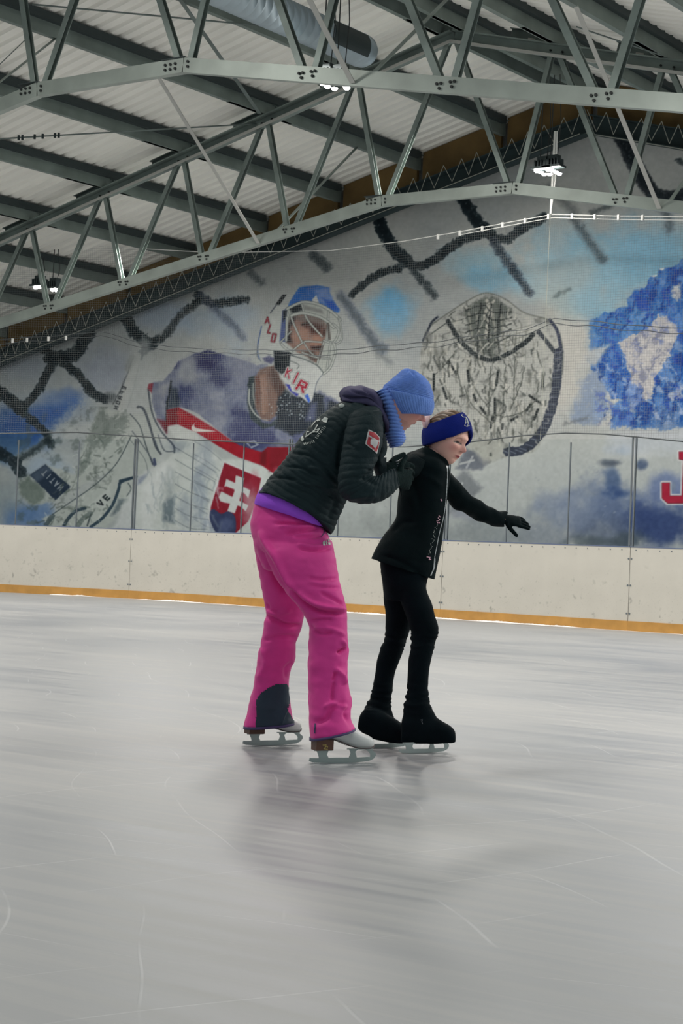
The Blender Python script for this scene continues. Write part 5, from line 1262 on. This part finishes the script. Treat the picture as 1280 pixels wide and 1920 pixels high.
V = folds(V, N, [(z1((230, 960), (330, 940), (470, 960)), 2.5, -.010), (z1((380, 860), (500, 870), (640, 950)), 2.5, -.010), (z1((420, 760), (560, 780), (700, 900), (800, 1040)), 2.5, -.009), (z1((520, 990), (640, 1000), (780, 1060)), 3, .008), (z1((560, 870), (640, 880), (760, 1010)), 3, .009),
                 (z1((830, 560), (790, 720), (780, 900)), 4, -.016), (z1((700, 1060), (760, 1130), (700, 1260)), 5, -.012)])
jk = mesh('jacket', V, F, MT['jacket'], coach, True)
# back print: ring of small words round a skating figure
tj = bvh([jk]); pr_ = []
for pts in [((640, 505), (610, 520), (585, 550), (578, 560)), ((640, 515), (622, 520))]: pr_ += thick(z1(*pts), 1.2)
pr_ += [z1((650, 515), (680, 488), (703, 500), (690, 532), (665, 528))]
pr_ += thick(z1((530, 640), (560, 620), (600, 590), (625, 545)), 1.8)+thick(z1((600, 590), (640, 575), (620, 602), (585, 600)), 1.8)+thick(z1((535, 640), (545, 600), (560, 598)), 1.2)
for k in range(9):
    t = k/8.; a = (678-t*62, 560+t*82); pr_ += thick(z1((a[0]-9, a[1]-1), (a[0]+4, a[1]+7)), 1.0)
for k in range(7): 
    a = (595-k*12, 672+k*3.2); pr_ += thick(z1((a[0]-3, a[1]-6), (a[0]+2, a[1]+7)), 1.1)
pr_ += [z1((502, 640), (512, 632), (522, 655), (515, 672), (500, 662))]
decal('back_print', tj, pr_, MT['logo'], jk, .5, .003)
# --- near sleeve (right arm, bent at the elbow)
ar = [(664, 766, 700, 758, 7.42, .05), (653, 776, 714, 770, 7.36, .09), (648, 800, 717, 796, 7.32, .092), (643, 830, 717, 828, 7.30, .088), (638, 862, 708, 858, 7.29, .082), (634, 892, 700, 880, 7.28, .080), (636, 922, 699, 892, 7.275, .078),
      (656, 940, 702, 893, 7.275, .075), (690, 945, 711, 892, 7.285, .070), (718, 937, 722, 886, 7.31, .062), (737, 924, 733, 880, 7.34, .052), (748, 910, 741, 878, 7.36, .042)]
V, F, S, T = loft(ar, 80, 22, 2.2); N, F = vnormals(V, F)
ph = (S*2.05+(n3(V, .06, 4.)-.5)*.7) % 1.; V = V+N*((np.abs(np.sin(ph*math.pi))**.6-.6)*.0032+(n3(V, .02, 2.)-.5)*.005)[:, None]
V = folds(V, N, [(z1((800, 700), (850, 690), (900, 720)), 3, -.008), (z1((1030, 880), (1010, 920), (960, 950)), 5, -.015), (z1((880, 940), (1000, 960), (1080, 1010)), 4, -.008), (z1((850, 1110), (960, 1080), (1080, 1080)), 4, .006)])
sl_ = mesh('sleeve', V, F, MT['jacket'], jk, True)
ts = bvh([sl_, jk])
o = decal('arm_badge', ts, [z1((1003, 580), (1050, 605), (1085, 640), (1080, 690), (1062, 762), (1030, 735), (978, 690), (990, 630))], MT['whiteb'], sl_, .5, .003); tag(o, 'red and white shield badge')
if o:
    decal('badge_field', ts, [z1((1008, 592), (1052, 614), (1078, 644), (1076, 668), (1004, 622)), z1((1002, 632), (1076, 676), (1072, 700), (1056, 752), (1032, 728), (986, 688))], MT['red'], sl_, .5, .0045)
    decal('badge_eagle', ts, [z1((1018, 650), (1035, 640), (1050, 655), (1068, 672), (1060, 700), (1045, 722), (1030, 700), (1012, 690))], MT['whiteb'], sl_, .5, .006)
# --- far sleeve and both gloves on the girl's elbow and back
fa = [(690, 790, 722, 800, 7.62, .06), (690, 830, 725, 838, 7.64, .065), (694, 862, 722, 854, 7.64, .062), (708, 898, 716, 856, 7.63, .058), (722, 902, 724, 858, 7.63, .050)]
part('sleeve', loft(fa, 48, 10)[:2], MT['jacket'], jk, wr=lambda V: (n3(V, .02, 2.)-.5)*.006)
DG = 7.90
R3 = XI; U3 = UI
def dirv(dx, dy, dz): return XI*dx-UI*dy+FW*dz      # picture right, picture down, away
hp = hand(at(722, 880, 7.62), dirv(1, .12, .25), dirv(-.15, -.35, -1), .20, [.5, .55, .6, .65], .10, (.6, .75, .35), side=-1)
gl = part('glove', union(hp, .0035, 3), MT['glove'], coach, wr=lambda V: (n3(V, .006)-.5)*.001); tag(gl, 'dark knitted glove with pale ribs')
tg = bvh([gl, sl_]); st_ = []
for k in range(5): st_ += thick([(742+k*1.6, 866+k*4), (747+k*1.5, 865+k*4)], 1.3)
decal('cuff_stripe', tg, st_, MT['gasket'], gl, .5, .003)
hp = hand(at(741, 897, 7.38), dirv(.75, .05, .9), dirv(.2, .1, -1), .19, [.45, .5, .5, .55], .1, (.5, .8, .3), side=-1)
part('glove', union(hp, .0035, 3), MT['glove'], coach, wr=lambda V: (n3(V, .006)-.5)*.001)
# --- hood
hr = [(637, 742, 640, 752, 7.50, .05), (645, 766, 640, 733, 7.50, .10), (662, 770, 655, 724, 7.49, .13), (684, 771, 678, 723, 7.49, .145), (700, 778, 700, 730, 7.49, .14), (712, 792, 714, 752, 7.49, .125), (722, 806, 727, 785, 7.49, .10), (726, 812, 730, 800, 7.49, .06)]
V, F, S, T = loft(hr, 80, 14, 2.2); N, F = vnormals(V, F)
V = V+N*((n3(V, (.05, .05, .03), 1.)-.5)*.018)[:, None]
V = folds(V, N, [(z1((790, 330), (880, 350), (1000, 350), (1080, 400)), 2.5, -.016), (z1((800, 380), (920, 400), (1040, 420), (1110, 490)), 2.2, -.012), (z1((860, 280), (930, 310), (1040, 340), (1100, 420)), 2.2, -.014), (z1((960, 270), (1000, 300), (990, 300)), 2.5, -.015), (z1((800, 355), (940, 372), (1060, 400)), 2.5, .010),
                 (z1((820, 415), (960, 425), (1070, 480)), 2.5, .009)])
ho = mesh('hood', V, F, MT['hood'], jk, True)
b = MB(); P0 = at(640, 761, 7.35); b.tube([P0-XI*.012, P0, P0+XI*.012], [.005, .011, .006], 8); b.build('cord_toggle', MT['logo'], ho, True)
# --- head, snood, hat
Hc = .225; fwc = dirv(.84, .50, .20); upc = dirv(.50, -.86, .02)
chin = at(759, 810, 7.50); fwn = fwc/np.linalg.norm(fwc); upn = upc-fwn*(upc@fwn); upn /= np.linalg.norm(upn)
Ch = chin+upn*.47*Hc-fwn*.30*Hc
Vh, Fh, loc, _ = head_verts(Ch, fwc, upc, Hc, 1., 1.05)
cols = face_cols(loc, (196, 142, 128), (190, 92, 98), (176, 92, 96), (120, 90, 76), (60, 40, 42), .3)
nk = loft([(716, 800, 745, 835, 7.50, .06), (722, 780, 760, 806, 7.50, .058), (735, 765, 775, 795, 7.50, .06)], 32, 4)[:2]
tors = [loft(jr[1:9], 32, 3, shrink=.78)[:2], loft(ar[1:], 24, 3, shrink=.7)[:2], loft(fa, 24, 3, shrink=.7)[:2], loft(near[:-1], 24, 2, shrink=.55)[:2], loft(far[:-1], 24, 2, shrink=.55)[:2], loft(top, 24, 2, shrink=.75)[:2]]
def body(headVF, cols, others, parent, skin):
    V = [tuple(v) for v in headVF[0]]; F = [tuple(f) for f in headVF[1]]; c = [tuple(x) for x in cols]
    ov, of = union(others, .014, 3)
    n = len(V); V += [tuple(v) for v in ov]; F += [tuple(i+n for i in f) for f in of]; c += [tuple(lin(skin))]*len(ov)
    N, F = vnormals(V, F)
    o = mesh('body', V, F, MT['skin'], parent, True); setcol(o, np.array(c)); return o
bd = body((Vh, Fh), cols, [nk]+tors, coach, (196, 142, 128))
def eyes(Cn, ax, H, parent, dz=.006):
    fw, up, rt = [np.array(a)/np.linalg.norm(a) for a in ax]
    for s in (-1, 1):
        pass
sn = [(704, 736, 724, 728, 7.50, .085), (710, 748, 736, 742, 7.50, .092), (717, 766, 746, 768, 7.50, .090), (722, 786, 752, 790, 7.50, .086), (722, 806, 757, 810, 7.50, .082), (725, 824, 759, 824, 7.50, .078), (732, 838, 752, 834, 7.50, .066)]
V, F, S, T = loft(sn, 90, 26, 2.2); N, F = vnormals(V, F)
V = V+N*((np.abs(np.sin(S*math.pi*2.9))**.6-.5)*.008+(n3(V, .01)-.5)*.0015)[:, None]
mesh('knit_snood', V, F, MT['hat'], coach, True)
hb_ = [(741, 777, 808, 778, 7.50, .094), (731, 764, 811, 772, 7.50, .100), (723, 748, 813, 763, 7.50, .104), (717, 732, 813, 754, 7.50, .105), (719, 730, 812, 751, 7.50, .098)]
V, F, S, T = loft(hb_, 220, 8, 2.15); N, F = vnormals(V, F)
V = V+N*(np.sin(T*55)*.0016)[:, None]
hd = [(718, 733, 812, 754, 7.50, .097), (719, 723, 813, 742, 7.50, .102), (727, 716, 810, 731, 7.50, .102), (736, 709, 805, 721, 7.50, .096), (744, 702, 798, 711, 7.50, .083), (751, 696, 790, 703, 7.50, .062), (758, 693, 781, 697, 7.50, .036), (765, 692, 774, 694, 7.50, .012)]
V2, F2, S2, T2 = loft(hd, 120, 22, 2.1); N2_, F2 = vnormals(V2, F2)
V2 = V2+N2_*(np.sin(S2*2*math.pi*4.2)*.0014+(n3(V2, .03)-.5)*.006)[:, None]
V2 = folds(V2, N2_, [([(762, 698), (768, 694), (778, 704)], 2, -.008), ([(740, 708), (755, 702)], 3, -.004)])
ht = mesh('knit_hat', V2, F2, MT['hat'], coach, True); mesh('hat_brim', V, F, MT['hat'], ht, True)
# --- skates
fdir = (onG(700, 1429.5)-onG(580, 1431.0)); sk = skate(coach, onG(585, 1431), fdir, .298)
fdir2 = (onG(566, 1396.5)-onG(450, 1398.5)); sk2 = skate(coach, onG(460, 1398), fdir2, .292)
# maker's mark on the near heel
tb = bvh([c for c in bpy.data.objects if c.parent == sk and c.name.startswith('heel_block')])
decal('heel_mark', tb, thick(z5((772, 870), (800, 868), (795, 885), (780, 900), (812, 905)), 1.2)+thick(z5((790, 885), (812, 880), (808, 895)), 1.1), MT['gold'], sk, .4, .001)

# ================================================================ the girl
gn = onG(800, 1412.5); gf = onG(722, 1403)
girl = empty('person', (gn+gf)/2*np.array([1, 1, 0]), 'girl in black skating clothes with royal blue headband, one arm stretched out to the right', 'person')
z3 = Z((660, 800), 3.556); z6 = Z((640, 1100), 4.923); z2 = Z((680, 680), 5.333)
DN = (gn-CP)@FW; DFf = (gf-CP)@FW
hips = [(716, 1035, 812, 1045, 7.90, .11), (712, 1060, 806, 1072, 7.90, .125), (718, 1095, 799, 1100, 7.89, .12), (722, 1125, 804, 1122, 7.89, .095)]
ln = [(740, 1070, 803, 1066, 7.85, .07), (744, 1100, 799, 1100, 7.84, .078), (752, 1130, 808, 1128, 7.83, .075), (762, 1158, 816, 1154, 7.82, .068), (770, 1180, 822, 1180, 7.82, .060), (771, 1200, 818, 1202, 7.82, .055), (767, 1228, 810, 1228, 7.82, .052),
      (764, 1262, 804, 1256, 7.82, .050), (763, 1290, 802, 1288, 7.82, .048), (760, 1310, 804, 1308, 7.82, .050), (757, 1330, 810, 1328, 7.82, .050), (752, 1350, 821, 1349, 7.82, .050)]
fn = [(752, 1350, 752, 1392, DN+.01, .034), (768, 1337, 764, 1394, DN+.01, .044), (792, 1335, 788, 1394, DN+.01, .048), (815, 1344, 812, 1394, DN+.01, .046), (833, 1354, 832, 1393.5, DN+.01, .046), (846, 1363, 846, 1393.5, DN+.01, .040), (853, 1373, 853.5, 1392, DN+.01, .026)]
lf = [(713, 1070, 775, 1075, 7.95, .07), (718, 1110, 782, 1108, 7.96, .076), (722, 1150, 778, 1150, 7.97, .072), (721, 1190, 766, 1188, 7.98, .060), (714, 1215, 758, 1216, 7.985, .055), (707, 1238, 749, 1240, 7.99, .052), (703, 1262, 741, 1262, 7.99, .050),
      (698, 1286, 736, 1290, 7.99, .048), (692, 1310, 734, 1312, 8.0, .050), (684, 1328, 734, 1332, 8.0, .052), (676, 1345, 740, 1347, 8.0, .052)]
ff = [(674, 1342, 671, 1366, DFf, .030), (688, 1325, 684, 1378, DFf, .042), (708, 1330, 702, 1386, DFf, .046), (728, 1340, 724, 1392, DFf, .046), (748, 1352, 744, 1394, DFf, .044), (765, 1366, 764, 1394, DFf, .038), (772, 1376, 772, 1392, DFf, .024)]
V, F = union([loft(r_, 48, 6)[:2] for r_ in (hips, ln, fn, lf, ff)], .006, 6); N, F = vnormals(V, F)
q, d = proj(V)
kn = np.exp(-((q[:, 1]-1200)/18)**2)+np.exp(-((q[:, 1]-1310)/22)**2)*1.1
V = V+N*(kn*(n3(V, (.06, .06, .008), 2.)-.5)*.012+(n3(V, .05)-.5)*.006)[:, None]
lgs = mesh('leggings', V, F, MT['legg'], girl, True)
tl = bvh([lgs])
decal('brand_mark', tl, thick(z6((732, 1230), (745, 1228), (740, 1245), (748, 1268)), 1.3), MT['gasket'], lgs, .5, .002)
# --- jacket with flared tail
gj = [(697, 1047, 815, 1086, 7.89, .130), (704, 1030, 819, 1066, 7.89, .128), (717, 1009, 823, 1045, 7.89, .118), (731, 990, 828, 1015, 7.89, .104), (742, 968, 832, 985, 7.89, .098), (746, 940, 836, 952, 7.89, .098), (749, 912, 839, 920, 7.89, .104),
      (750, 885, 842, 893, 7.89, .118), (753, 866, 841, 882, 7.89, .128), (765, 850, 838, 872, 7.89, .112), (780, 844, 833, 864, 7.89, .075), (792, 838, 830, 856, 7.89, .058)]
V, F, S, T = loft(gj, 96, 12, 2.25); N, F = vnormals(V, F)
V = V+N*((n3(V, (.05, .05, .10))-.5)*.010+(n3(V, .02, 3.)-.5)*.002)[:, None]
V = folds(V, N, [(z3((330, 330), (420, 420), (450, 560)), 5, -.006), (z3((200, 860), (330, 900), (480, 1000)), 4, -.008), (z3((260, 700), (340, 640), (420, 640)), 5, -.006), (z3((380, 300), (500, 330), (600, 400)), 5, .006)])
gjk = mesh('jacket', V, F, MT['black'], girl, True)
# collar
part('collar', loft([(790, 846, 838, 880, 7.89, .066), (793, 840, 842, 872, 7.89, .064), (797, 836, 842, 866, 7.89, .060)], 48, 4)[:2], MT['black'], gjk)
tz = bvh([gjk])
zp = smooth_pts(z3((628, 262), (632, 330), (622, 480), (606, 600), (580, 700), (560, 800), (545, 880), (536, 950), (520, 990)), 4, False)
decal('zip', tz, thick([tuple(p) for p in zp], 1.1), MT['zip'], gjk, .45, .003)
decal('zip', tz, thick(z3((546, 880), (542, 940), (520, 990)), 2.0), MT['zip'], gjk, .5, .004)
rs = []
for (x, y) in [(588, 485), (592, 492), (575, 595), (582, 600), (570, 608), (578, 618), (562, 628), (576, 640), (566, 640), (572, 625)]: rs.append(z3((x-3, y-3), (x+3, y-3), (x+3, y+3), (x-3, y+3)))
for k in range(24):
    r = RNG.rand(2); y = 655+k*8.5; x = 560-k*2.2+r[0]*16-6; rs.append(z3((x-2, y-2), (x+2, y-2), (x+2, y+2), (x-2, y+2)))
rs += thick(z3((496, 868), (515, 872), (510, 886), (520, 884)), 1.6)
for k, rp in enumerate(rs[:10]+rs[-3:]): decal('rhinestone', tz, [rp], MT['pinkb'], gjk, .45, .004)
for rp in rs[10:-3]: decal('rhinestone', tz, [rp], MT['logo'], gjk, .5, .003)
# --- outstretched far arm (left arm) and glove
la = [(828, 900, 846, 888, 7.98, .06), (832, 928, 862, 905, 8.02, .062), (848, 950, 884, 930, 8.06, .058), (872, 963, 907, 944, 8.10, .054), (900, 977, 926, 955, 8.14, .050), (926, 986, 943, 959, 8.17, .044), (944, 987, 950, 961, 8.19, .038)]
part('sleeve', loft(la, 48, 8)[:2], MT['black'], gjk, wr=lambda V: (n3(V, (.04, .04, .04))-.5)*.012+(n3(V, .015, 3.)-.5)*.003)
hp = hand(at(942, 973, 8.19), dirv(.97, .16, .10), dirv(.12, -.75, -.62), .158, [.04, .10, .16, .24], .16, (.80, .55, .75), side=1, fl=.8)
# widen the cuff of the glove
o = part('glove', union(hp, .003, 3), MT['glove'], girl); o.data.materials[0] = MT['black']
# --- near arm (right), drawn back into the coach's hands
na = [(772, 850, 800, 866, 7.80, .05), (760, 856, 786, 888, 7.77, .060), (750, 862, 772, 900, 7.75, .056), (742, 872, 756, 910, 7.74, .050), (740, 885, 752, 930, 7.76, .045)]
part('sleeve', loft(na, 40, 8)[:2], MT['black'], gjk, wr=lambda V: (n3(V, .03)-.5)*.008)
# --- head
Hg = .244; fwg = dirv(.77, .29, -.56); upg = dirv(.32, -.94, .0)
fwn = fwg/np.linalg.norm(fwg); upn = upg-fwn*(upg@fwn); upn /= np.linalg.norm(upn); rtn = np.cross(fwn, upn)
Cg = at(836, 823, 7.90)
Vh, Fh, loc, _ = head_verts(Cg, fwg, upg, Hg, 1.05, .72)
cols = face_cols(loc, (214, 166, 150), (206, 112, 108), (170, 60, 66), (150, 112, 92), (62, 44, 42), .15)
nk = loft([(795, 850, 832, 885, 7.89, .05), (802, 838, 838, 872, 7.89, .047), (810, 825, 845, 855, 7.89, .05)], 32, 4)[:2]
bd2 = body((Vh, Fh), cols, [nk]+[loft(r_, 24, 3, shrink=.75)[:2] for r_ in (gj[1:10], hips, ln, lf, la, na)], girl, (214, 166, 150))
# hair shell: a scalp a little larger than the head, strands combed back, and a low bun
Vs, Fs, ls, _ = head_verts(Cg, fwg, upg, Hg, 1., 0., 160, 120)
N, _f = vnormals(Vs, Fs)
x, y, z = ls.T
keep = (z > .12+.4*y) | (y < -.10)
strand = np.sin((np.arctan2(x, z+.15))*46+(n3(Vs, .03)-.5)*5); Vs2 = Vs+N*(.011+.0022*strand+(n3(Vs, .03, 4.)-.5)*.006)[:, None]
lo = keep & (z > -.32) & ~((y > .20) & (z < .30))
F3 = [f for f in Fs if all(lo[i] for i in f)]
us = sorted({i for f in F3 for i in f}); mp_ = {a: b_ for b_, a in enumerate(us)}
hc = np.array([lin((100, 78, 58))]*len(us))*(1+.45*strand[us][:, None])*(.75+.7*n3(Vs2[us], (.02, .02, .05), 1.)[:, None])
o = mesh('hair', Vs2[us], [tuple(mp_[i] for i in f) for f in F3], MT['hair'], girl, True); setcol(o, np.clip(hc, 0, 1)); hr_o = o
bn = loft([(806, 776, 806, 786, 7.90, .02), (799, 779, 803, 806, 7.90, .042), (794, 784, 797, 806, 7.90, .045), (791, 790, 793, 800, 7.90, .02)], 40, 6)[:2]
# stretched fleece headband
def bandshell(t0, z0, z1, off, nm, m):
    Vb, Fb, lb, _ = head_verts(Cg, fwg, upg, Hg, 1., 0., 180, 160)
    Nb, _f = vnormals(Vb, Fb); x, y, z = lb.T
    s = z-.68*y+.52*np.abs(x)
    kk = (s > z0) & (s < z1); edge = np.clip(np.minimum(s-z0, z1-s)/.03, 0, 1)
    Vb = Vb+Nb*(off*edge**.5)[:, None]+Nb*((n3(Vb, .04)-.5)*.003)[:, None]
    F3 = [f for f in Fb if all(kk[i] for i in f)]; us = sorted({i for f in F3 for i in f}); mp_ = {a: b_ for b_, a in enumerate(us)}
    return mesh(nm, Vb[us], [tuple(mp_[i] for i in f) for f in F3], m, girl, True)
hbn = bandshell(0, .0, .44, .020, 'headband', MT['bband'])
thb = bvh([hbn])
mk = thick(z2((985, 530), (1000, 545), (1030, 548), (1025, 600), (1015, 630), (1040, 640), (1062, 628)), .9)+thick(z2((1030, 548), (1045, 575), (1040, 605), (1028, 600)), .9)+thick(z2((1040, 560), (1050, 600), (1045, 632)), .9)+thick(z2((985, 530), (990, 522)), 1.)
decal('embroidered_mark', thb, mk, MT['logo'], hbn, .4, .002)
o = mesh('hair_tie', *bn, MT['scr'], hr_o, True)
# --- skates under the covers
fd = (onG(850, 1410)-onG(750, 1413)); s1 = skate(girl, onG(752, 1413), fd, .262, boot=False, upper=False, heel=False)
fd = (onG(770, 1401)-onG(690, 1403)); s2_ = skate(girl, onG(676, 1403.5), fd, .262, boot=False, upper=False, heel=False)
